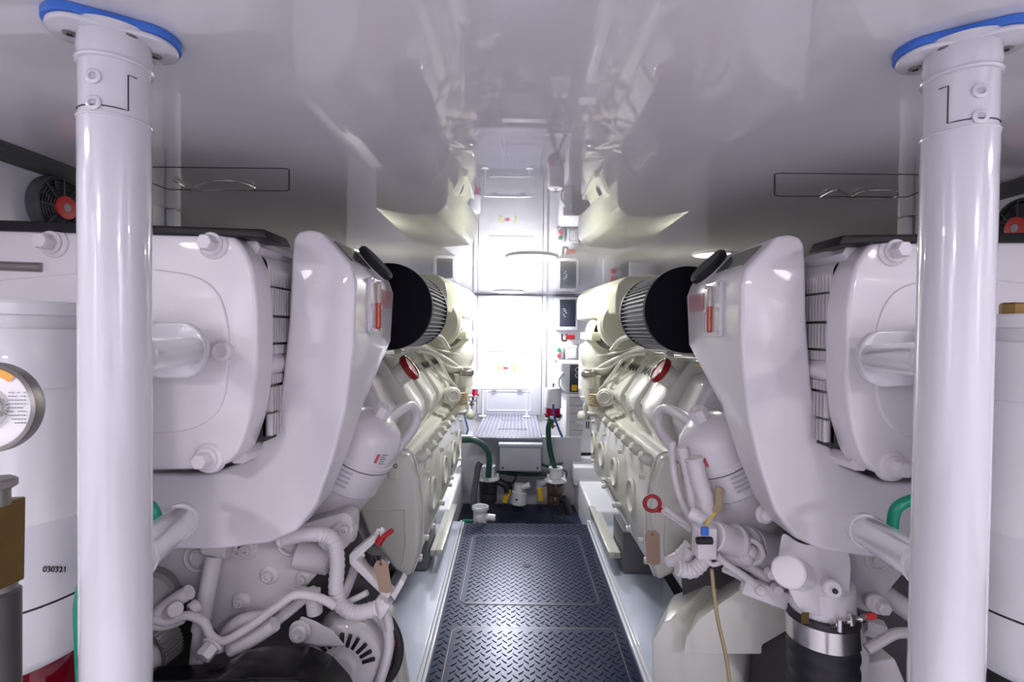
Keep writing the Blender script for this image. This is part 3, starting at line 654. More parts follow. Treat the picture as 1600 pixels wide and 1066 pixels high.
# starter / sensor cylinder under the tank and heavy taped conduit
MB().cyl(at(462, 865, 1.49), at(518, 876, 1.50), 0.042, n=32, ch=0.006).cyl(at(505, 852, 1.5), at(540, 820, 1.52), 0.03, n=20).build('pump_housing', CAST, E)
MB().box(at(525, 832, 1.52), (0.12, 0.05, 0.05), 0.012).bolt(at(538, 828, 1.49), FW, 0.014, 0.012, False, True).build('bracket_block', CAST, E)
def conduit(pts, D, r, name='taped_conduit', m=TAPE, E=E, ribs=0.05, DD=None):
    P = smooth([at(a, b, D if DD is None else DD[i]) for i, (a, b) in enumerate(pts)], 8)
    return MB().tube(P, r, 14, sm=1, ribs=ribs).build(name, m, E)
def wraps(pts, D, r, n, name, E):
    P = smooth([at(a, b, D) for a, b in pts], 8); mb = MB()
    L = len(P)
    for i in range(n):
        k = 1+int((L-3)*i/n); d = (P[k+1]-P[k-1]).normalized(); mb.ring(P[k], (d+V((0.25, 0, 0.2))).normalized(), r*1.0, 0.0022, 18, 5)
    return mb.build(name, GREY, E)
c = conduit([(436, 845), (470, 836), (506, 836), (522, 848), (527, 880), (525, 920), (532, 945), (556, 958), (590, 950)], 1.42, 0.0195, ribs=0.12)
conduit([(236, 966), (262, 972), (292, 962), (318, 972), (330, 994), (350, 1002), (390, 980), (430, 950), (462, 930), (500, 935), (524, 948)], 1.38, 0.0115)
conduit([(240, 978), (250, 958), (272, 940), (296, 925)], 1.40, 0.020)
conduit([(232, 975), (258, 978), (285, 968)], 1.39, 0.012)
conduit([(345, 1012), (360, 985), (382, 970), (420, 965)], 1.44, 0.020)
conduit([(526, 947), (550, 938), (574, 926)], 1.45, 0.0085)
conduit([(538, 930), (548, 905), (556, 885), (566, 868)], 1.55, 0.014)
conduit([(395, 1000), (440, 965), (470, 940), (492, 922)], 1.46, 0.014)
conduit([(360, 1015), (392, 1000), (430, 975)], 1.42, 0.02)
MB().bolt(at(333, 1008, 1.37), V((-0.3, -1, -0.5)), 0.022, 0.03).build('hex_fitting', TAPE, E)
MB().cyl(at(310, 945, 1.42), at(296, 955, 1.40), 0.02, n=20, ch=0.003).build('hose_coupling', TAPE, E)
MB().box(at(478, 925, 1.45), (0.08, 0.02, 0.022), 0.004).cyl(at(490, 935, 1.46), at(492, 960, 1.46), 0.022, n=16, ch=0.004).build('pipe_clamp', CAST, E)
# C-shaped bracket plate with slots
br = MB()
o = [(545, 868), (590, 832), (597, 838), (556, 876), (612, 930), (604, 938), (546, 882)]
br.prism(qs(o, 1.44), (0, 0.045, 0), 0.003)
br.prism(qs([(610, 930), (626, 905), (632, 912), (616, 940)], 1.44), (0, 0.045, 0), 0.003)
br.build('sender_bracket', CAST, E)
MB().box(at(596, 946, 1.44), (0.045, 0.04, 0.05), 0.006, Matrix.Rotation(0.6, 3, 'Y')).bolt(at(597, 940, 1.40), FW, 0.008, 0.006, False).build('sender_clamp', CAST, E)
MB().cyl(at(585, 862, 1.50), at(575, 900, 1.50), 0.024, n=16).build('oil_sender', BLACK, E)
MB().cyl(at(583, 838, 1.45), at(594, 845, 1.45), 0.010, n=12).cyl(at(592, 828, 1.44), at(586, 842, 1.44), 0.006, n=10).build('sender_terminal', CAST, E)
# alternator: domed vented body facing the viewer
ac = at(540, 1030, 1.56)
alt = MB().lathe([(0, -0.06), (0.04, -0.06), (0.05, -0.045), (0.085, -0.04), (0.118, -0.02), (0.125, 0.0), (0.125, 0.10), (0.0, 0.10)], ac, (0, 1, 0), 40).build('alternator_body', CAST, E)
for a in (60, 74, 88, 102, 16, 30, 44, 118, 132):
    t = math.radians(a); d = V((math.cos(t), 0, math.sin(t))); r = Matrix.Rotation(-t, 3, 'Y')
    MB().box(ac+d*0.086+V((0, -0.042, 0)), (0.040, 0.010, 0.011), 0.003, r).build('vent_slot', BLACK, alt)
MB().loft(qs([(452, 1000), (470, 962), (492, 970), (520, 985), (540, 1010), (500, 1010)], 1.48), qs([(456, 1004), (474, 968), (494, 976), (520, 990), (538, 1010), (500, 1012)], 1.54), 0.006).build('alternator_ear', CAST, alt)
MB().bolt(at(469, 986, 1.475), FW, 0.024, 0.018, True, True).build('pivot_bolt', CAST, alt)
R_ = 0.185
MB().lathe([(0.150, 0), (R_, 0), (R_, 0.035), (0.150, 0.035)], at(530, 1040, 1.62), (0, 1, 0), 40, math.radians(-10), math.radians(120)).build('belt_guard', CAST, E)
conduit([(582, 948), (600, 968), (608, 1000), (603, 1035), (585, 1090)], 1.52, 0.015, 'guard_rod', CAST, ribs=0)
conduit([(592, 940), (604, 960), (609, 985)], 1.50, 0.013, 'guard_rod', CAST, ribs=0)
MB().tube([ac+V((0.155*math.cos(a*0.2), 0.05, 0.155*math.sin(a*0.2))) for a in range(-4, 12)], 0.014, 8, sm=2).build('drive_belt', BELT, E)
MB().prism(rnd(qs([(612, 995), (616, 1010), (614, 1035), (604, 1062), (608, 1030)], 1.60), 0.003), (0, 0.05, 0)).build('warning_flag', BLACK, E)
MB().prism(qs([(611, 990), (617, 1006), (615, 1014), (608, 1010)], 1.59), (0, 0.05, 0)).build('red_tip', REDB, E)
# pulley with fine ribs at the far left
pc = at(225, 1010, 1.50)
mb = MB().lathe([(0, 0), (0.075, 0), (0.08, 0.01), (0.08, 0.06), (0, 0.06)], pc, (0.35, 1, 0.2), 36)
for i in range(40):
    a = 2*PI*i/40; X_, Y_ = frame(V((0.35, 1, 0.2))); d = X_*math.cos(a)+Y_*math.sin(a)
    mb.tube([pc+d*0.082, pc+d*0.082+V((0.35, 1, 0.2)).normalized()*0.06], 0.0035, 4)
mb.build('ribbed_pulley', mat('dull_grey_metal', (0.33, 0.31, 0.31), 0.45, metal=0.3), E)
MB().cyl(at(250, 915, 1.55), at(225, 940, 1.42), 0.075, n=28, ch=0.01).build('belt_tensioner', mat('dull_grey_metal', (0, 0, 0)), E)
MB().cyl(at(262, 960, 1.40), at(275, 952, 1.36), 0.02, n=16, ch=0.003).build('nut', CAST, E)
MB().ball(at(232, 1038, 1.42), 0.045, 20, (0.7, 0.7, 1.2)).build('pump_nose', CAST, E)
# engine foot, stepped casting
def foot(pts1, D1, d1, pts2, D2, d2, label=None):
    m_ = MB().prism(qs(pts1, D1), (0, d1, 0), 0.010).prism(qs(pts2, D2), (0, d2, 0), 0.010)
    return m_
foot([(590, 1080), (600, 960), (618, 962), (632, 1000), (642, 1060), (642, 1120)], 1.84, -0.10, [(586, 1120), (606, 940), (617, 945), (624, 985), (630, 1120)], 1.74, -0.08).build('engine_foot', CREAM, E)
# dark void filler between crankcase and foot, its dark colour standing in for shade
MB().loft(qs([(300, 900), (560, 830), (600, 900), (590, 1150), (300, 1150)], 1.75), qs([(300, 900), (560, 830), (600, 900), (590, 1150), (300, 1150)], 2.1)).build('shade_filler', mat('shadow_cast', (0.10, 0.095, 0.10), 0.6), E)
# tan ribbon hanging behind the tank
MB().tube([at(556, 738, 1.90), at(552, 780, 1.90), at(556, 830, 1.88), at(553, 880, 1.86)], 0.012, 6).build('tan_strap', TAN, E)
# dipstick with red grip, its tag on a wire
ds = thing('dipstick', 'red-handled dipstick in the left engine, lying at an angle', 'dipstick', at(598, 842, 1.42))
MB().cyl(at(590, 850, 1.42), at(598, 838, 1.42), 0.011, n=14, ch=0.002).cyl(at(598, 840, 1.42), at(614, 828, 1.42), 0.007, n=12, ch=0.002).build('grip', RED, ds)
MB().tube([at(590, 850, 1.42), at(586, 866, 1.43), at(596, 900, 1.44)], 0.0014, 6).build('rod', DSTEEL, ds)
def cardtag(label, px0, py0, px1, py1, D, wid, hang):
    t = thing('card_tag', label, 'tag', at(px0, py0, D))
    a, b = at(px0, py0, D), at(px1, py1, D); d = (b-a).normalized(); n = d.cross(V((0, 1, 0))).normalized()
    c = [a+n*wid*0.25, a+n*wid*0.5+d*wid*0.3, b+n*wid*0.5-d*wid*0.1, b+n*wid*0.1, b-n*wid*0.4-d*wid*0.2, a-n*wid*0.5+d*wid*0.3, a-n*wid*0.25]
    MB().prism(c, (0, 0.0014, 0)).build('card', TAG, t)
    MB().ring(a+d*wid*0.25+V((0, -0.001, 0)), FW, 0.0035, 0.001, 16, 6).build('eyelet', BRASS, t)
    for h in hang: MB().tube([at(h[0], h[1], D-0.002), a+d*wid*0.25+V((0, -0.002, 0))], 0.0008, 5).build('wire', DSTEEL, t)
    return t
cardtag('brown card tag hanging below the red dipstick of the left engine', 594, 876, 602, 928, 1.42, 0.040, [(592, 850), (597, 850)])
# black battery-style cover at the very bottom
bx = thing('black_cover', 'glossy black moulded cover at the bottom left, under the alternator', 'cover', at(400, 1060, 1.2))
o = [(205, 1052), (250, 1040), (352, 1036), (385, 1016), (420, 1008), (486, 1009), (520, 1024), (548, 1055), (566, 1100), (560, 1200), (205, 1200)]
MB().prism(rnd(qs(o, 1.36), 0.012), (0, -0.13, 0), 0.008, 3).build('lid', BGLOSS, bx)
MB().prism(rnd(qs([(205, 1064), (470, 1058), (492, 1068), (505, 1100), (205, 1130)], 1.232), 0.01), (0, -0.012, 0), 0.006).build('raised_panel', BGLOSS, bx)
MB().tube(qs([(210, 1052), (352, 1048), (388, 1028), (420, 1021), (482, 1021), (510, 1032)], 1.34), 0.004, 6, sm=3).build('edge_rib', BGLOSS, bx)

# ------------------------------------------------------------------ right engine, lower near end
E, q, X, qs0 = ER
def R_(l, D): return [at(a, b, D) for a, b in l]
# water outlet casting: runs from the tank down to the hose
oc = MB()
oc.loft(rnd(R_([(1222, 830), (1250, 850), (1325, 858), (1330, 880), (1326, 950), (1300, 968), (1250, 955), (1236, 930), (1215, 880)], 1.36), 0.02),
        rnd(R_([(1222, 830), (1250, 850), (1325, 858), (1330, 880), (1326, 950), (1300, 968), (1250, 955), (1236, 930), (1215, 880)], 1.46), 0.02), 0.012, 3)
top = at(1282, 905, 1.43); low = at(1286, 975, 1.43)
oc.cyl(top, low, 0.083, n=40, ch=0.01)
oc.build('water_outlet', PAINT, E)
MB().cyl(at(1252, 900, 1.40), at(1231, 893, 1.27), 0.040, n=36, ch=0.004).build('outlet_plug', PAINT, E)
MB().cyl(at(1290, 912, 1.40), at(1302, 922, 1.30), 0.0225, n=28, ch=0.004).lathe([(0.009, 0.0005), (0.006, -0.004), (0, -0.004)], at(1302, 922, 1.30), (0.2, -1, -0.15), 20).build('outlet_spout', PAINT, E)
MB().cyl(at(1304.5, 924, 1.2995), at(1305, 924.2, 1.2965), 0.007, n=16).build('spout_bore', SEAM, E)
hs = at(1285, 950, 1.43); r = 0.088
hp = []; zz = 0
h = hs.z
prof = [(0.0, 0.0), (r+0.002, 0.0)]
z = 0
while z < 0.6:
    prof += [(r-0.001, z+0.006), (r+0.0035, z+0.018), (r+0.0035, z+0.030), (r-0.001, z+0.042)]; z += 0.046
hose = thing('coolant_hose', 'thick black ribbed hose clamped under the right engine near end', 'hose', (hs.x, hs.y, hs.z-0.6))
MB().lathe(prof+[(0, z)], (hs.x, hs.y, hs.z), (0.02, 0, -1), 44).build('hose_body', RUBBER, hose)
cl = MB().lathe([(r+0.0042, 0.020), (r+0.0062, 0.020), (r+0.0062, 0.078), (r+0.0042, 0.078)], (hs.x, hs.y, hs.z), (0.02, 0, -1), 48).build('clamp_band', STEEL, hose)
sl = MB()
for i in range(40):
    a = 2*PI*i/40; sl.box(V((hs.x+0.001, hs.y, hs.z-0.042))+V((math.cos(a), math.sin(a), 0))*(r+0.0068), (0.0018, 0.006, 0.010), 0, Matrix.Rotation(a, 3, 'Z'))
del sl
by = hs.y-r-0.004
MB().cyl(at(1296, 978, by), at(1352, 965, by+0.01), 0.0065, n=14).cyl(at(1312, 986, by-0.004), at(1312, 968, by-0.004), 0.009, n=14).box(at(1330, 968, by), (0.014, 0.016, 0.03), 0.002).bolt(at(1345, 967, by), V((1, 0, 0)), 0.009, 0.01, False).build('t_bolt', STEEL, cl)
MB().cyl(at(1352, 965, by+0.01), at(1368, 962, by+0.012), 0.008, n=14, ch=0.002).build('bolt_cap', REDB, cl)
MB().box(at(1258, 966, by+0.008), (0.020, 0.001, 0.030), 0).build('clamp_stamp', BRASS, cl)
MB().box(at(1310, 998, by+0.01), (0.035, 0.002, 0.022), 0.001).build('white_label', LABEL, hose)
# front plate behind the pillar
fpr = MB().prism(rnd(R_([(1318, 862), (1400, 850), (1440, 862), (1408, 900), (1360, 958), (1338, 950)], 1.48), 0.012), (0, 0.06, 0), 0.008).build('timing_cover', CAST, E)
p = at(1372, 873, 1.48); MB().ring(p, FW, 0.034, 0.007).cyl(p, p+V((0, -0.012, 0)), 0.02).build('core_plug', CAST, fpr)
MB().cyl(at(1362, 938, 1.50), at(1370, 944, 1.40), 0.026, n=20, ch=0.004).bolt(at(1375, 946, 1.37), FW, 0.018, 0.02, True).build('drain_fitting', CAST, E)
MB().tube(R_([(1360, 915), (1385, 930), (1430, 962)], 1.55), 0.03, 14).build('water_pipe', CAST, E)
MB().tube(R_([(1354, 1015), (1375, 1003), (1400, 990), (1432, 990)], 1.40), 0.014, 10).build('taped_conduit', TAPE, E)
MB().tube(R_([(1335, 975), (1342, 1000), (1346, 1030), (1343, 1050)], 1.50), 0.020, 12).build('taped_conduit', TAPE, E)
MB().cyl(at(1345, 975, 1.5), at(1375, 985, 1.5), 0.03, n=8).build('hex_fitting', CAST, E)
MB().prism(R_([(1345, 1040), (1400, 1030), (1430, 1100), (1330, 1100)], 1.60), (0, 0.2, 0), 0.01).build('bracket_casting', CAST, E)
MB().loft(R_([(1060, 860), (1220, 850), (1440, 850), (1440, 1150), (1150, 1150), (1070, 960)], 1.85), R_([(1060, 860), (1220, 850), (1440, 850), (1440, 1150), (1150, 1150), (1070, 960)], 2.1)).build('shade_filler', mat('shadow_cast', (0, 0, 0)), E)  # dark filler behind the castings, shade put into its colour
# casting between filter and tank, with pump cylinders
MB().loft(R_([(1100, 740), (1150, 790), (1215, 860), (1232, 900), (1180, 900), (1110, 850)], 1.58), R_([(1080, 700), (1150, 760), (1215, 800), (1232, 860), (1180, 900), (1090, 850)], 1.95), 0.015).build('filter_console', CAST, E)
ax0 = at(1112, 838, 1.50); ax1 = at(1222, 872, 1.60)
d = (ax1-ax0)
MB().cyl(ax0, ax0+d*0.30, 0.046, n=36, ch=0.004).build('solenoid_cap', PAINT, E)
MB().lathe([(0.046, 0), (0.056, 0.002), (0.056, 0.012), (0.044, 0.016), (0.044, 0.045), (0.06, 0.05), (0.06, 0.062), (0.05, 0.066), (0.062, 0.07), (0.062, 0.22), (0, 0.22)], ax0+d*0.28, d, 36).build('starter_body', CAST, E)
p = at(1172, 862, 1.50); MB().ring(p, (-0.5, -1, 0), 0.034, 0.008).ball(p, 0.022, 16).build('flange_ring', CAST, E)
MB().ball(at(1163, 872, 1.50), 0.026, 20).build('ball_joint', CAST, E)
p = at(1195, 803, 1.47); MB().lathe([(0.030, 0), (0.026, -0.01), (0, -0.01)], p, (-0.2, 1, 0), 24).bolt(p+V((0, -0.008, 0)), V((-0.2, -1, 0)), 0.017, 0.014, False).build('console_bolt', PAINT, E)
# plug with black collar and blue insert, yellow lead
pl = MB().cyl(at(1100, 820, 1.47), at(1100, 868, 1.47), 0.030, n=24, ch=0.004).box(at(1100, 845, 1.46), (0.055, 0.055, 0.09), 0.006).build('sensor_plug', PAINT, E)
MB().cyl(at(1088, 845, 1.425), at(1113, 845, 1.425), 0.0105, n=16, ch=0.002).build('black_collar', BLACK, pl)
MB().box(at(1101, 830, 1.425), (0.020, 0.014, 0.024), 0.003).build('blue_insert', BLUE, pl)
MB().tube(R_([(1103, 822), (1108, 812), (1118, 802)], 1.42), 0.003, 8).build('yellow_lead', YEL, pl)
MB().prism(R_([(1120, 760), (1132, 765), (1128, 800), (1112, 808), (1118, 785)], 1.52), (0, 0.01, 0), 0.002).build('tan_strap', TAN, E)
for pts, D, r in (([(1050, 690), (1053, 740), (1066, 785), (1085, 818)], 1.60, 0.011), ([(1065, 700), (1076, 745), (1082, 780), (1092, 812)], 1.56, 0.016),
                  ([(1084, 715), (1090, 745), (1100, 780), (1100, 820)], 1.54, 0.025), ([(1092, 715), (1098, 740), (1104, 770)], 1.6, 0.010),
                  ([(1102, 866), (1096, 880), (1080, 892), (1058, 888)], 1.46, 0.020), ([(1100, 868), (1112, 882), (1125, 880)], 1.44, 0.006),
                  ([(1118, 868), (1140, 885), (1165, 902), (1190, 922)], 1.46, 0.010), ([(1080, 860), (1072, 875), (1066, 890)], 1.5, 0.015),
                  ([(1040, 880), (1060, 870), (1078, 850)], 1.55, 0.016), ([(1040, 795), (1062, 812), (1082, 826)], 1.6, 0.009),
                  ([(1125, 868), (1160, 880), (1200, 905)], 1.50, 0.014), ([(1130, 890), (1160, 905), (1190, 930), (1210, 945)], 1.52, 0.008)):
    MB().tube(smooth(R_(pts, D), 6), r, 12, sm=1, ribs=0.13).build('taped_conduit', TAPE, E)
MB().cyl(at(1078, 800, 1.50), at(1100, 815, 1.48), 0.02, n=16, ch=0.003).build('cable_gland', PAINT, E)
MB().box(at(1200, 928, 1.47), (0.16, 0.03, 0.05), 0.008, Matrix.Rotation(0.35, 3, 'Y')).build('pipe_bracket', CAST, E)
for px, py in ((1190, 925), (1218, 925), (1208, 900)):
    p = at(px, py, 1.44); MB().cyl(p+V((0, 0.03, 0)), p, 0.014, n=18, ch=0.003).lathe([(0.006, 0), (0.0, 0.0006)], p+V((0, -0.0005, 0)), FW, 12).build('socket_bolt', CAST, E)
# engine mount: two stepped castings
mt = MB()
mt.loft(rnd(R_([(1068, 1022), (1190, 1022), (1190, 1008), (1230, 985), (1230, 905), (1180, 905), (1092, 968), (1072, 1000)], 1.60), 0.008),
        rnd(R_([(1068, 1000), (1190, 1000), (1190, 985), (1230, 960), (1215, 890), (1160, 890), (1085, 940), (1070, 975)], 1.95), 0.008), 0.008)
mt.build('mount_bracket', CREAM, E)
MB().loft(R_([(1020, 1120), (1018, 1000), (1035, 975), (1052, 965), (1130, 1022), (1160, 1060), (1170, 1120)], 1.68),
          R_([(1040, 1090), (1040, 960), (1050, 930), (1120, 900), (1160, 920), (1180, 960), (1170, 1090)], 1.90), 0.012).build('engine_foot', CREAM, E)
MB().tube(R_([(1112, 890), (1120, 960), (1135, 1030), (1144, 1100)], 1.45), 0.0055, 10).build('amber_tube', mat('amber_tube', (0.40, 0.31, 0.15), 0.2, coat=0.8), E)
# red ring dipstick + tag
dr2 = thing('dipstick', 'dark red ring-pull dipstick hanging beside the right engine cover', 'dipstick', at(1019, 788, 1.62))
c = at(1019, 787, 1.62); MB().ring(c, (0.15, 1, 0), 0.024, 0.0062, 28, 10).box(at(1030, 797, 1.62), (0.02, 0.012, 0.016), 0.004).build('ring_pull', RED, dr2)
MB().tube([at(1032, 797, 1.62), at(1055, 812, 1.62), at(1080, 830, 1.58)], 0.007, 8).build('guide_tube', TAPE, dr2)
cardtag('brown card tag hanging from the ring-pull dipstick of the right engine', 1019, 829, 1020, 884, 1.62, 0.048, [(1014, 802), (1018, 804), (1024, 802)])

# ------------------------------------------------------------------ foreground filter canisters
def canister(x, y, R, ztop, label, side):
    t = thing('fuel_filter_housing', label, 'filter housing', (x, y, 0.3))
    H = ztop
    body = MB().lathe([(0, H-0.002), (R*0.93, H-0.002), (R*0.965, H-0.008), (R*0.965, H-0.026), (R*0.90, H-0.028), (R*0.90, H-0.050), (R*0.985, H-0.052), (R, H-0.058), (R, H-0.155), (R-0.0015, H-0.157), (R-0.0015, H-0.159), (R, H-0.161),
                       (R, H-0.385), (R+0.002, H-0.388), (R+0.002, H-0.392), (R, H-0.395), (R, H-0.535)], (x, y, 0), (0, 0, 1), 72).build('body', CANM, t)
    MB().lathe([(R-0.002, H-0.535), (R-0.002, H-0.539)], (x, y, 0), (0, 0, 1), 72).build('seal', SEAM, t)
    MB().lathe([(R, H-0.539), (R, H-0.63), (R-0.012, H-0.65), (R-0.02, H-0.655)], (x, y, 0), (0, 0, 1), 72).build('lower_collar', CANM, t)
    return t, H
zt = at(20, 462, 0.86).z
t, H = canister(at(0, 500, 0.96).x, 0.96, 0.165, at(60, 466, 0.85).z, 'large white filter housing at the left edge, stamped 030321', -1)
x0 = WL[t.name][0]
MB().lathe([(0.145, H-0.655), (0.145, H-0.75), (0.11, H-0.82), (0, H-0.83)], (x0, 0.96, 0), (0, 0, 1), 48).build('red_bowl', REDL, t)
# stamped number, wrapped on the curve
for i, ch in enumerate('030321'):
    want = 66+i*6.4; best = None
    for k_ in range(400, 880):
        a_ = math.radians(k_*0.1); xx = x0+0.1655*math.sin(a_); yy = 0.96-0.1655*math.cos(a_); px_ = 803+xx/yy*800
        if best is None or abs(px_-want) < best[0]: best = (abs(px_-want), a_)
    a = best[1]; n = V((math.sin(a), -math.cos(a), 0)); p = V((x0, 0.96, 0))+n*0.1655
    zc = at(80, 890, p.y).z
    text('stamped_digit', ch, 0.0150, (p.x, p.y, zc), (math.cos(a), math.sin(a), 0.0), (0, 0, 1), INK, t, 0.85, 0.0002)
for k in range(1):
    a = math.radians(2); n = V((math.sin(a), -math.cos(a), 0)); MB().box(V((x0, 0.96, at(40, 1000, 0.85).z))+n*0.165, (0.04, 0.012, 0.09), 0.005).build('lug', CANM, t)
t2, H2 = canister(at(1660, 500, 0.96).x, 0.96, 0.165, at(1580, 486, 0.85).z, 'large white filter housing at the right edge with a hex plug on top', 1)
x1 = WL[t2.name][0]
p = at(1581, 484, 0.93); MB().bolt((p.x, 0.93, H2-0.003), (0, 0, 1), 0.018, 0.022, False).build('hex_plug', BRASS, t2)
MB().lathe([(0.15, H2-0.628), (0.15, H2-0.80), (0, H2-0.82)], (x1, 0.96, 0), (0, 0, 1), 48).build('black_bowl', BLACK, t2)
# green hoses behind the pillars
def hose_(name, label, P, r, m, group=None, cat='hose'):
    o = MB().tube(P, r, 14, sm=8).build(name, m); tag(o, label, cat, group); return o
hose_('green_hose', 'green hose rising beside the left pillar in front of the filter housing', [at(128, 912, 0.84), at(122, 950, 0.83), at(124, 1010, 0.82), at(128, 1100, 0.81)], 0.007, GREEN)
hose_('green_hose', 'green hose curling behind the left pillar above the lower stub tube', [at(205, 775, 1.05), at(232, 786, 1.05), at(246, 808, 1.05), at(250, 850, 1.07)], 0.009, GREEN)
hose_('green_hose', 'green hose curling behind the right pillar above the lower stub tube', [at(1455, 775, 1.05), at(1422, 782, 1.05), at(1398, 800, 1.05), at(1394, 850, 1.07)], 0.011, GREEN)
# gauge and brass valve at the left edge, very near
g = thing('pressure_gauge', 'round steel gauge with a white and orange label at the left edge', 'gauge', at(5, 636, 0.46))
gc = at(-8, 636, 0.46); gn = V((0.16, -1, 0.03)).normalized()
MB().lathe([(0, 0.004), (0.038, 0.004), (0.0405, 0.0), (0.0405, -0.012), (0.038, -0.014), (0.0365, -0.011)], gc, -gn, 56).build('case', DSTEEL, g)
dial = MB().lathe([(0.037, 0), (0, 0.001)], gc+gn*0.010, gn, 48).build('dial', LABEL, g)
MB().lathe([(0.0365, 0.0105), (0.030, 0.0112)], gc+gn*0.001, gn, 20, math.radians(-130), math.radians(-72)).build('orange_band', ORANGE, dial)
MB().lathe([(0, 0.018), (0.012, 0.018), (0.016, 0.014), (0.019, 0.006), (0.019, 0)], gc+gn*0.006, gn, 32).build('centre_boss', STEEL, g)
mb = MB()
X_, Y_ = frame(gn)
for i in range(9):
    for j in range(6):
        u = 0.020+j*0.0024; 
        if random.random() < 0.8: 
            pz = gc+gn*0.0118+V((gn.y*-u, gn.x*u*1.0, 0)).normalized()*u+V((0, 0, 0.014-i*0.0034)); mb.box(pz, (0.0018, 0.0004, 0.0008))
mb.build('small_print', GINK, dial)
v = thing('brass_valve', 'dull brass valve block with a grey fitting below, at the left edge', 'valve', at(5, 850, 0.5))
MB().prism(rnd([at(-40, 778, 0.52), at(40, 776, 0.52), at(38, 905, 0.52), at(-40, 930, 0.52)], 0.002), (-0.004, -0.045, 0.0), 0.002).build('valve_block', BRASS, v)
MB().cyl(at(-8, 790, 0.5), at(-8, 760, 0.5), 0.012, n=20).cyl(at(-8, 764, 0.5), at(-8, 748, 0.5), 0.017, n=8, ch=0.002).build('stem_nut', DSTEEL, v)
MB().cyl(at(-4, 922, 0.51), at(-4, 1110, 0.51), 0.0185, n=28, ch=0.003).build('lower_fitting', mat('dark_fitting', (0.10, 0.09, 0.085), 0.4, metal=0.6), v)
MB().cyl(at(-4, 905, 0.51), at(-4, 935, 0.51), 0.0155, n=24).build('collar', DSTEEL, v)

# ------------------------------------------------------------------ outboard: fans, duct, posts
def fan(s, label):
    x = WXL if s < 0 else WXR; D = 1.44 if s < 0 else 1.48
    p = at(98, 318, D) if s < 0 else at(1563, 350, D)
    c = V((x, D, p.z-0.012)); n = V((-s, 0, 0)); t = thing('extractor_fan', label, 'fan', c, 'extractor fans')
    cc = c+n*0.02
    fm = mat('fan_black', (0.09, 0.09, 0.10), 0.4)
    MB().lathe([(0.080, 0), (0.086, 0.006), (0.086, 0.03), (0.080, 0.034), (0.078, 0.03), (0.086, 0.004), (0, 0.004)], c, n, 40).build('shroud', fm, t)
    gr = MB()
    for k in range(7): gr.ring(c+n*0.034, n, 0.026+0.0085*k, 0.001, 40, 4)
    X_, Y_ = frame(n)
    for i in range(8):
        a = 2*PI*i/8; d = X_*math.cos(a)+Y_*math.sin(a); gr.tube([c+n*0.034+d*0.018, c+n*0.034+d*0.082], 0.0018, 5)
    gr.build('guard', fm, t)
    for i in range(7):
        a = 2*PI*i/7; d = X_*math.cos(a)+Y_*math.sin(a); e = X_*math.cos(a+0.5)+Y_*math.sin(a+0.5)
        MB().loft([c+n*0.01+d*0.02, c+n*0.01+d*0.076, c+n*0.024+e*0.076, c+n*0.02+e*0.02], [c+n*0.012+d*0.02, c+n*0.012+d*0.076, c+n*0.026+e*0.076, c+n*0.022+e*0.02]).build('blade', fm, t)
    MB().lathe([(0.030, 0), (0.032, 0.008), (0.013, 0.010), (0.012, 0.008)], c+n*0.034, n, 32).build('hub_label', REDB, t)
    MB().lathe([(0.012, 0.009), (0, 0.009)], c+n*0.034, n, 16).build('hub_centre', GREY, t)
    for a in (2.2, 0.9): 
        d = X_*math.cos(a)+Y_*math.sin(a); MB().cyl(c+d*0.098, c+d*0.098+n*0.012, 0.010).build('mounting_ear', fm, t)
fan(-1, 'round black extractor fan with a red hub at the left wall')
fan(1, 'round black extractor fan with a red hub at the right wall')
RIBD = mat('dark_ribbed_duct', (0.10, 0.10, 0.11), 0.4)
for s in (-1, 1):
    x = WXL if s < 0 else WXR
    mb = MB().prism([V((x-s*0.001, 0.8, CEIL-0.001)), V((x-s*0.070, 0.8, CEIL-0.001)), V((x-s*0.001, 0.8, CEIL-0.028))], (0, 0.80, 0))
    for i in range(9):
        f = (i+0.5)/9; p = V((x-s*0.070*(1-f), 0.8, CEIL-0.002-0.027*f)); mb.tube([p, p+V((0, 0.80, 0))], 0.002, 6)
    o = mb.build('ribbed_duct', RIBD); tag(o, 'dark ribbed duct along the top of the %s wall' % ('left' if s < 0 else 'right'), 'duct')
    o = MB().span((x, 1.91, 0.9), (x-s*0.03, 1.95, CEIL-0.002), 0.003).build('trim_%d' % (12+s), PVC); struct(o)
    # ceiling hatch with recessed latch
    h = thing('ceiling_hatch', 'flush ceiling hatch with a wire latch above the %s engine' % ('left' if s < 0 else 'right'), 'hatch', at(330, 285, 1.5) if s < 0 else at(1330, 303, 1.5))
    if s < 0: P = [at(262, 303, 1.65), at(452, 303, 1.65), at(452, 268, 1.42), at(225, 268, 1.42), at(228, 290, 1.55)]
    else: P = [at(1418, 318, 1.65), at(1210, 318, 1.65), at(1210, 280, 1.42), at(1450, 280, 1.42), at(1448, 303, 1.55)]
    P = [V((p.x, p.y, CEIL)) for p in P]
    MB().tube(rnd(P, 0.02)+[rnd(P, 0.02)[0]], 0.0022, 5, sm=1).build('hatch_seam', SEAM, h)
    b = [(270, 280), (300, 292), (330, 283), (375, 284), (398, 296), (350, 297), (300, 296)] if s < 0 else [(1282, 308), (1308, 296), (1330, 306), (1352, 298), (1400, 298), (1396, 309), (1350, 310)]
    P = []
    for px, py in b:
        r = CR @ V(((px-800)/F_PX, (533-py)/F_PX, -1)); k = (CEIL-0.006-EYE)/r.z; P.append(V((0, 0, EYE))+r*k)
    MB().tube(P+[P[0]], 0.0025, 8).build('wire_latch', STEEL, h)
    # vent louvre on the outboard side
    MBl = MB()

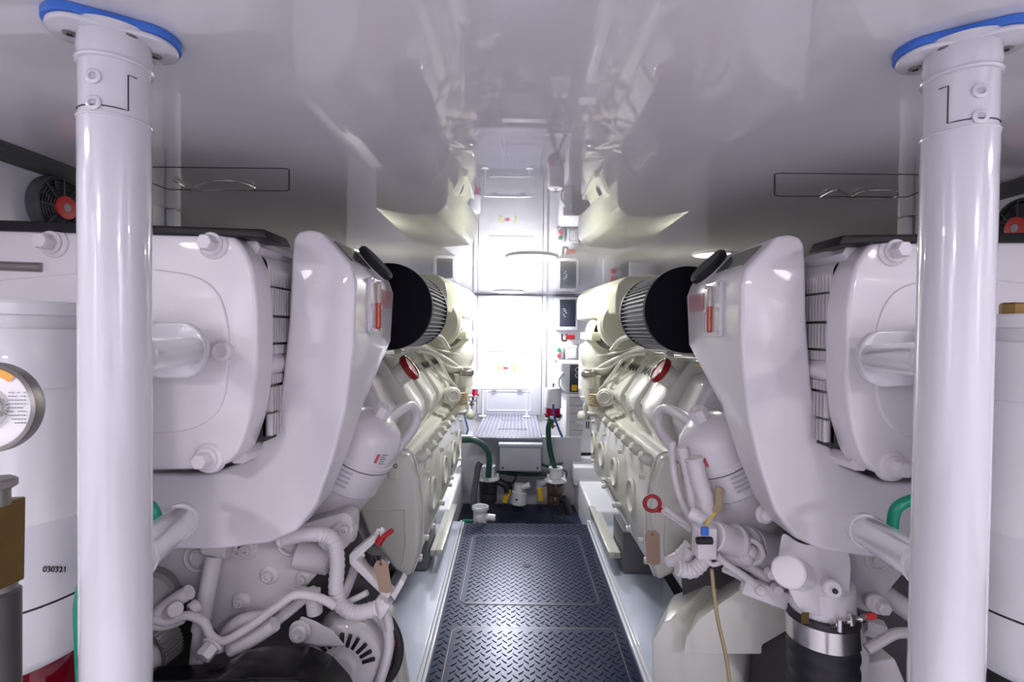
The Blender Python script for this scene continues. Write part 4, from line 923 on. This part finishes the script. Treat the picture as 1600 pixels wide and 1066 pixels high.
# ------------------------------------------------------------------ far end
def wallp(px, py, D=6.0): return at(px, py, D)
def panel_box(name, label, cat, x0, y0, x1, y1, D, dep, m=PVC, group=None):
    a, b = at(x0, y0, D-dep), at(x1, y1, D-dep)
    t = thing(name, label, cat, V(((a.x+b.x)/2, YB, min(a.z, b.z))), group)
    MB().span((a.x, D-dep, b.z), (b.x, YB-0.002, a.z), 0.008).build('case', m, t)
    return t, a, b
# monitor box with dark screen on the right of the door
t, a, b = panel_box('monitor_panel', 'white wall box with a dark screen right of the door', 'panel', 868, 464, 903, 516, 6.0, 0.08)
MB().span((a.x+0.05, 5.915, b.z+0.04), (b.x-0.03, 5.922, a.z-0.03), 0.002).build('screen', SCREEN, t)
mb = MB()
for i in range(5): mb.box((a.x+0.10+0.012*(i % 3), 5.913, a.z-0.14-0.022*i), (0.03-0.004*i, 0.001, 0.006))
mb.build('screen_text', mat('screen_text', (0.5, 0.5, 0.6), 0.5, emit=(0.6, 0.7, 0.9), estr=0.8), t)
for (x, z) in ((a.x+0.012, a.z-0.012), (a.x+0.012, b.z+0.012)): MB().bolt((x, 5.92, z), FW, 0.005, 0.004, False).build('screw', SEAM, t)
t, a, b = panel_box('monitor_panel', 'white wall box with a dark screen left of the door, behind the left engine', 'panel', 676, 476, 712, 516, 6.0, 0.08)
MB().span((a.x+0.05, 5.915, b.z+0.04), (b.x-0.04, 5.922, a.z-0.03), 0.002).build('screen', SCREEN, t)
t, a, b = panel_box('alarm_panel', 'white alarm panel with red buttons behind the right engine', 'panel', 942, 478, 976, 516, 6.0, 0.06)
for py in (485, 497):
    p = at(957, py, 5.93); MB().cyl((p.x, 5.94, p.z), (p.x, 5.915, p.z), 0.032, n=24, ch=0.006).build('red_button', REDB, t)
mb = MB()
for i in range(9): mb.span((b.x-0.05, 5.937, b.z+0.03+i*0.026), (b.x-0.01, 5.9395, b.z+0.042+i*0.026))
mb.build('tick_marks', INK, t)
for i, body in enumerate(('STOP', 'START')): text('lettering', body, 0.02, (a.x+0.12, 5.9385, a.z-0.02-0.15*i), (1, 0, 0), (0, 0, 1), INK, t)
t, a, b = panel_box('junction_box', 'plain white box high on the wall behind the right engine', 'box', 982, 478, 1025, 512, 6.0, 0.06)
MB().bolt((b.x-0.03, 5.94, a.z-0.03), FW, 0.006, 0.004, False).build('screw', SEAM, t)
# connector under the monitor
t = thing('cable_connector', 'red cable connector on a black lead under the wall screen', 'connector', at(888, 528, 5.98))
MB().cyl(at(884, 527, 5.95), at(898, 527, 5.95), 0.028, n=16, ch=0.004).build('plug', RED, t)
MB().tube(R_([(878, 522), (879, 532), (886, 532)], 5.95), 0.011, 8).tube(R_([(885, 522), (885, 531)], 5.95), 0.010, 8).build('lead', BLACK, t)
# push-button station
t, a, b = panel_box('button_station', 'small white box with one green and one red push button', 'switch', 866, 540, 880, 564, 6.0, 0.05)
for py, m in ((547, mat('green_button', (0.02, 0.30, 0.13), 0.4)), (556, REDB)):
    p = at(873.5, py, 5.93); MB().cyl((p.x, 5.95, p.z), (p.x, 5.925, p.z), 0.024, n=20, ch=0.005).build('green_button' if py == 547 else 'red_button', m, t)
t, a, b = panel_box('switch_box', 'pale square box beside the push-button station', 'box', 884, 540, 902, 562, 6.0, 0.05, LABEL)
MB().tube([V((a.x+0.02, 5.948, a.z-0.02)), V((b.x-0.02, 5.948, a.z-0.02)), V((b.x-0.02, 5.948, b.z+0.02)), V((a.x+0.02, 5.948, b.z+0.02))], 0.003, 5, closed=True).build('lid_line', GREY, t)
# generator with the control head and the specification sheet
gx0 = at(884, 650, 5.3).x; gt = thing('generator', 'white generator cabinet with a printed sheet behind the right engine', 'generator', (gx0+0.35, 5.5, at(890, 716, 5.3).z))
z1, z0 = at(890, 616, 5.3).z, at(890, 708, 5.3).z
MB().span((gx0, 5.3, z0), (gx0+0.55, 5.9, z1), 0.015).build('cabinet', PVC, gt)
MB().span((gx0+0.02, 5.34, z0-0.05), (gx0+0.5, 5.9, z0-0.002)).build('plinth', BLACK, gt)
mb = MB(); zz = z1-0.03; k = 0
sheet = MB().span((gx0+0.02, 5.297, z0+0.05), (gx0+0.19, 5.2995, z1-0.015)).build('printed_sheet', LABEL, gt)
while zz > z0+0.16:
    L_ = random.choice((0.06, 0.1, 0.13, 0.14)); 
    mb.span((gx0+0.04, 5.2955, zz), (gx0+0.04+L_, 5.297, zz-(0.009 if k % 6 == 0 else 0.004))); zz -= 0.013 if k % 6 else 0.02; k += 1
mb.span((gx0+0.03, 5.2955, z0+0.08), (gx0+0.08, 5.297, z0+0.14)); mb.build('print', GINK, sheet)
mb = MB()
for i in range(2):
    for j in range(2): mb.span((gx0+0.21+0.022*i, 5.2955, z0+0.26+0.09*j), (gx0+0.222+0.022*i, 5.299, z0+0.33+0.09*j))
mb.build('vent_slots', INK, gt)
c0, c1 = at(893, 570, 5.3), at(893, 610, 5.3)
hd = MB().span((gx0-0.06, 5.32, z1), (gx0+0.5, 5.85, c0.z+0.02), 0.03).build('control_head', PVC, gt)
ds_ = MB().span((c0.x-0.015, 5.312, c1.z-0.02), (c0.x+0.20, 5.319, c0.z), 0.002).build('display_panel', mat('panel_charcoal', (0.03, 0.035, 0.05), 0.35), hd)
text('lettering', 'Cu', 0.075, (c0.x+0.035, 5.311, c0.z-0.055), (1, 0, 0), (0, 0, 1), LABEL, ds_, align='LEFT')
text('lettering', 'Ge', 0.075, (c0.x+0.035, 5.311, c0.z-0.115), (1, 0, 0), (0, 0, 1), LABEL, ds_, align='LEFT')
MB().span((c0.x+0.005, 5.306, c1.z-0.005), (c0.x+0.06, 5.3115, c1.z+0.055)).build('yellow_switch', YEL, hd)
MB().span((c0.x+0.062, 5.306, c1.z+0.0), (c0.x+0.10, 5.3115, c1.z+0.05)).build('red_switch', RED, hd)
MB().tube([V((gx0-0.03, 5.30, z1+0.02)), V((gx0-0.075, 5.28, z1+0.08)), V((gx0-0.075, 5.28, z1+0.16)), V((gx0-0.03, 5.30, z1+0.22))], 0.015, 10).build('carry_handle', PVC, hd)
# fuel separators beside the door
def separator(px, py, D, label, sc=1.0):
    t = thing('fuel_separator', label, 'filter', at(px, py, D))
    k = D/800
    def P(dx, dy): return at(px+dx*sc, py+dy*sc, D)
    h0 = P(0, 0).z; x = P(0, 0).x
    def lat(pr, nm, m, n=28): return MB().lathe([(r*k*sc, h0+z*k*sc) for r, z in pr], (x, D, 0), (0, 0, 1), n).build(nm, m, t)
    lat([(0, 34), (11, 34), (13, 31), (13, 4), (12, 3)], 'canister', PVC)
    lat([(13.3, 4), (13.3, 3)], 'joint', GREY)
    lat([(11.5, 4), (11.5, -9), (10, -10)], 'red_bowl', mat('red_fuel', (0.55, 0.0, 0.05), 0.15, coat=0.6))
    lat([(14.5, -8), (15, -11), (12, -16), (7, -20), (3, -21), (0, -21)], 'steel_bowl', STEEL)
    MB().cyl((x, D, h0-21*k*sc), (x, D, h0-30*k*sc), 0.012, n=10).cyl((x-0.03, D, h0-26*k*sc), (x+0.03, D, h0-26*k*sc), 0.008, n=8).build('drain_cock', BRASS, t)
    MB().cyl((x, D, h0+34*k*sc), (x, D, h0+41*k*sc), 0.010, n=8).cyl((x-0.03, D, h0+39*k*sc), (x+0.03, D, h0+39*k*sc), 0.006, n=8).build('t_handle', STEEL, t)
    MB().span((x-0.02, D+0.03, h0+15*k*sc), (x+0.02, YB-0.03 if D > 5.5 else D+0.12, h0+22*k*sc)).build('bracket', PVC, t)
    return t
separator(864, 640, 5.2, 'fuel separator with a red bowl right of the door, above the green hose')
separator(737, 610, 5.85, 'fuel separator with a red bowl left of the door, half hidden by the left engine', 0.85)
# electrical box hanging at the step front
t = thing('electrical_box', 'plain grey-white box fixed under the front of the step platform', 'box', (at(813, 710, 4.65).x, 4.75, at(813, 737, 4.62).z))
a, b = at(781, 692, 4.62), at(845, 737, 4.62); a.z = PZ-0.058
MB().span((a.x, 4.62, b.z), (b.x, 4.90, a.z), 0.008).build('case', GREY, t)
MB().span((a.x-0.012, 4.60, a.z-0.001), (b.x+0.012, 4.90, a.z+0.024), 0.004).build('lid', GREY, t)
for x in (a.x+0.03, b.x-0.03): MB().bolt((x, 4.62, b.z+0.03), FW, 0.010, 0.006, False).build('screw', SEAM, t)
# sea strainers
def strainer(px, py, D, label, body, sc=1.0):
    k = D/800*sc; p = at(px, py, D); x, h = p.x, p.z
    t = thing('water_strainer', label, 'strainer', (x, D, h-34*k))
    def lat(pr, nm, m, n=30): return MB().lathe([(r*k, h+z*k) for r, z in pr], (x, D, 0), (0, 0, 1), n).build(nm, m, t)
    lat([(0, 3), (13.5, 3), (14.5, 0), (14, -16), (13.2, -17), (13.2, -19), (13.8, -20), (13, -32), (9, -34), (0, -34)], 'bowl', body)
    lat([(0, 10), (7, 10), (9, 7), (17, 5.5), (17.5, 3.5), (16, 2.5), (0, 2.5)], 'head', PVC)
    lat([(5.5, 9), (9.5, 9), (9.5, 22), (11, 22.5), (11, 25), (8, 25), (8, 20), (0, 18)], 'screw_cap', PVC)
    for a in (0.3, 2.4, 4.5):
        q_ = V((x+math.cos(a)*15*k, D+math.sin(a)*15*k, h+5*k)); MB().cyl(q_, q_+V((0, 0, 6*k)), 2*k, n=10).build('wing_nut', PVC, t)
    return t
strainer(763, 752, 4.55, 'sea-water strainer with a black bowl left under the step platform', BLACK)
strainer(868, 755, 4.55, 'sea-water strainer with a brown smoked bowl right under the step platform', mat('smoked_bowl', (0.06, 0.035, 0.025), 0.15, coat=0.6))
t = thing('strainer_housing', 'white plastic strainer housing at the near left end of the well', 'strainer', at(750, 815, 4.15))
p = at(750, 808, 4.15); k = 4.15/800
MB().lathe([(11*k, p.z-0.12), (11*k, p.z+10*k), (13.5*k, p.z+10.5*k), (13.5*k, p.z+15*k), (9.5*k, p.z+15*k), (9.5*k, p.z+8*k), (0, p.z+8*k)], (p.x, 4.18, 0), (0, 0, 1), 32).build('body', PVC, t)
MB().cyl((p.x, 4.18, p.z-0.01), (p.x+24*k, 4.18, p.z-0.02), 6*k, n=20, ch=0.005).cyl((p.x, 4.12, p.z-0.0), (p.x, 4.08, p.z-0.0), 5*k, n=20, ch=0.004).build('port', PVC, t)
hose_('green_hose', 'short green hose end beside the white strainer housing', [at(738, 815, 4.2), at(730, 814, 4.2), at(722, 816, 4.22)], 0.016, GREEN)
# bilge pump
t = thing('bilge_pump', 'white round pump standing between the yellow valve handles', 'pump', at(810, 786, 4.75))
p = at(811, 770, 4.72); k = 4.72/800
MB().lathe([(0, p.z+14*k), (8*k, p.z+14*k), (9.5*k, p.z+11*k), (9.5*k, p.z+3*k), (12.5*k, p.z+2*k), (12.5*k, p.z-17*k), (0, p.z-17*k)], (p.x, 4.72, 0), (0.06, 0, 1), 32).build('body', PVC, t)
MB().cyl(at(816, 762, 4.66), at(828, 758, 4.66), 0.028, n=16).build('outlet', PVC, t)
MB().box(at(807, 781, 4.64), (0.022, 0.004, 0.012)).build('logo_plate', INK, t)
for (xa, ya, xb, yb, lb) in ((795, 765, 788, 786, 'yellow valve handle left of the white pump'), (843, 763, 845, 784, 'yellow valve handle right of the white pump')):
    t = thing('seacock_valve', lb, 'valve', at(xb, yb, 4.6))
    a, b = at(xa, ya, 4.6), at(xb, yb, 4.6); d = (b-a).normalized(); n = d.cross(V((0, 1, 0)))
    MB().prism(rnd([a+n*0.022, b+n*0.020, b-n*0.020, a-n*0.022], 0.008), (0, 0.012, 0), 0.003).build('handle', YEL, t)
    MB().cyl(a+V((0, 0.01, 0.0)), a+V((0, 0.12, 0.01)), 0.03, n=16).cyl(a+V((0, 0.08, 0)), a+V((-0.10 if xa < 800 else 0.10, 0.08, 0.05)), 0.032, n=16).build('valve_body', BLACK if xa < 800 else GREY, t)
hs = [('green_hose', 'dark green hose arching into the left strainer', [(722, 688), (740, 688), (756, 698), (764, 716), (763, 746)], 4.35, 0.026, DGREEN),
      ('green_hose', 'dark green hose hanging from the right fuel separator to the strainer', [(862, 655), (857, 668), (858, 695), (864, 722), (868, 735)], 4.6, 0.024, DGREEN),
      ('blue_hose', 'blue hose crossing in front of the right fuel separator', [(864, 632), (866, 650), (872, 668), (877, 680), (880, 688)], 4.95, 0.011, BLUEH),
      ('blue_hose', 'blue hose below the left fuel separator', [(725, 628), (725, 645), (729, 662), (731, 672), (727, 684)], 5.7, 0.010, BLUEH),
      ('grey_hose', 'dark grey hose running up the left side of the well', [(741, 792), (740, 775), (744, 750), (747, 730), (752, 722)], 4.4, 0.028, mat('grey_rubber', (0.10, 0.11, 0.13), 0.45)),
      ('black_hose', 'black hose from the left strainer to the valve', [(772, 753), (782, 755), (790, 760), (792, 770)], 4.6, 0.024, RUBBER),
      ('green_hose', 'green hose run along the wall under the electrical box', [(775, 738), (800, 740), (830, 742), (858, 740)], 4.88, 0.016, DGREEN),
      ('green_hose', 'thin green hose bundle right of the electrical box', [(846, 726), (858, 729), (868, 726), (880, 724)], 4.85, 0.012, DGREEN),
      ('green_hose', 'loop of green hose around the right strainer cap', [(880, 735), (885, 738), (884, 746), (878, 748)], 4.6, 0.009, DGREEN),
      ('black_hose', 'black hose leaving the foot of the right strainer', [(879, 778), (883, 784), (886, 792), (888, 802)], 4.45, 0.035, RUBBER),
      ('black_cable', 'thin black cable drooping on the wall left of the pump', [(792, 742), (806, 744), (803, 752), (795, 757), (785, 752)], 4.9, 0.006, BLACK)]
for nm, lb, pts, D, r, m in hs: hose_(nm, lb, R_(pts, D), r, m, cat='cable' if 'cable' in nm else 'hose')
for px, py in ((815, 752), (844, 768)):
    pass
t = thing('service_box', 'low white box on the right stringer beside the well', 'box', (1.0, 4.9, 0.1))
a, b = at(893, 722, 4.9), at(935, 758, 4.9)
MB().span((a.x, 4.7, a.z-0.17), (a.x+0.4, 5.15, a.z), 0.015).build('lid', PVC, t)
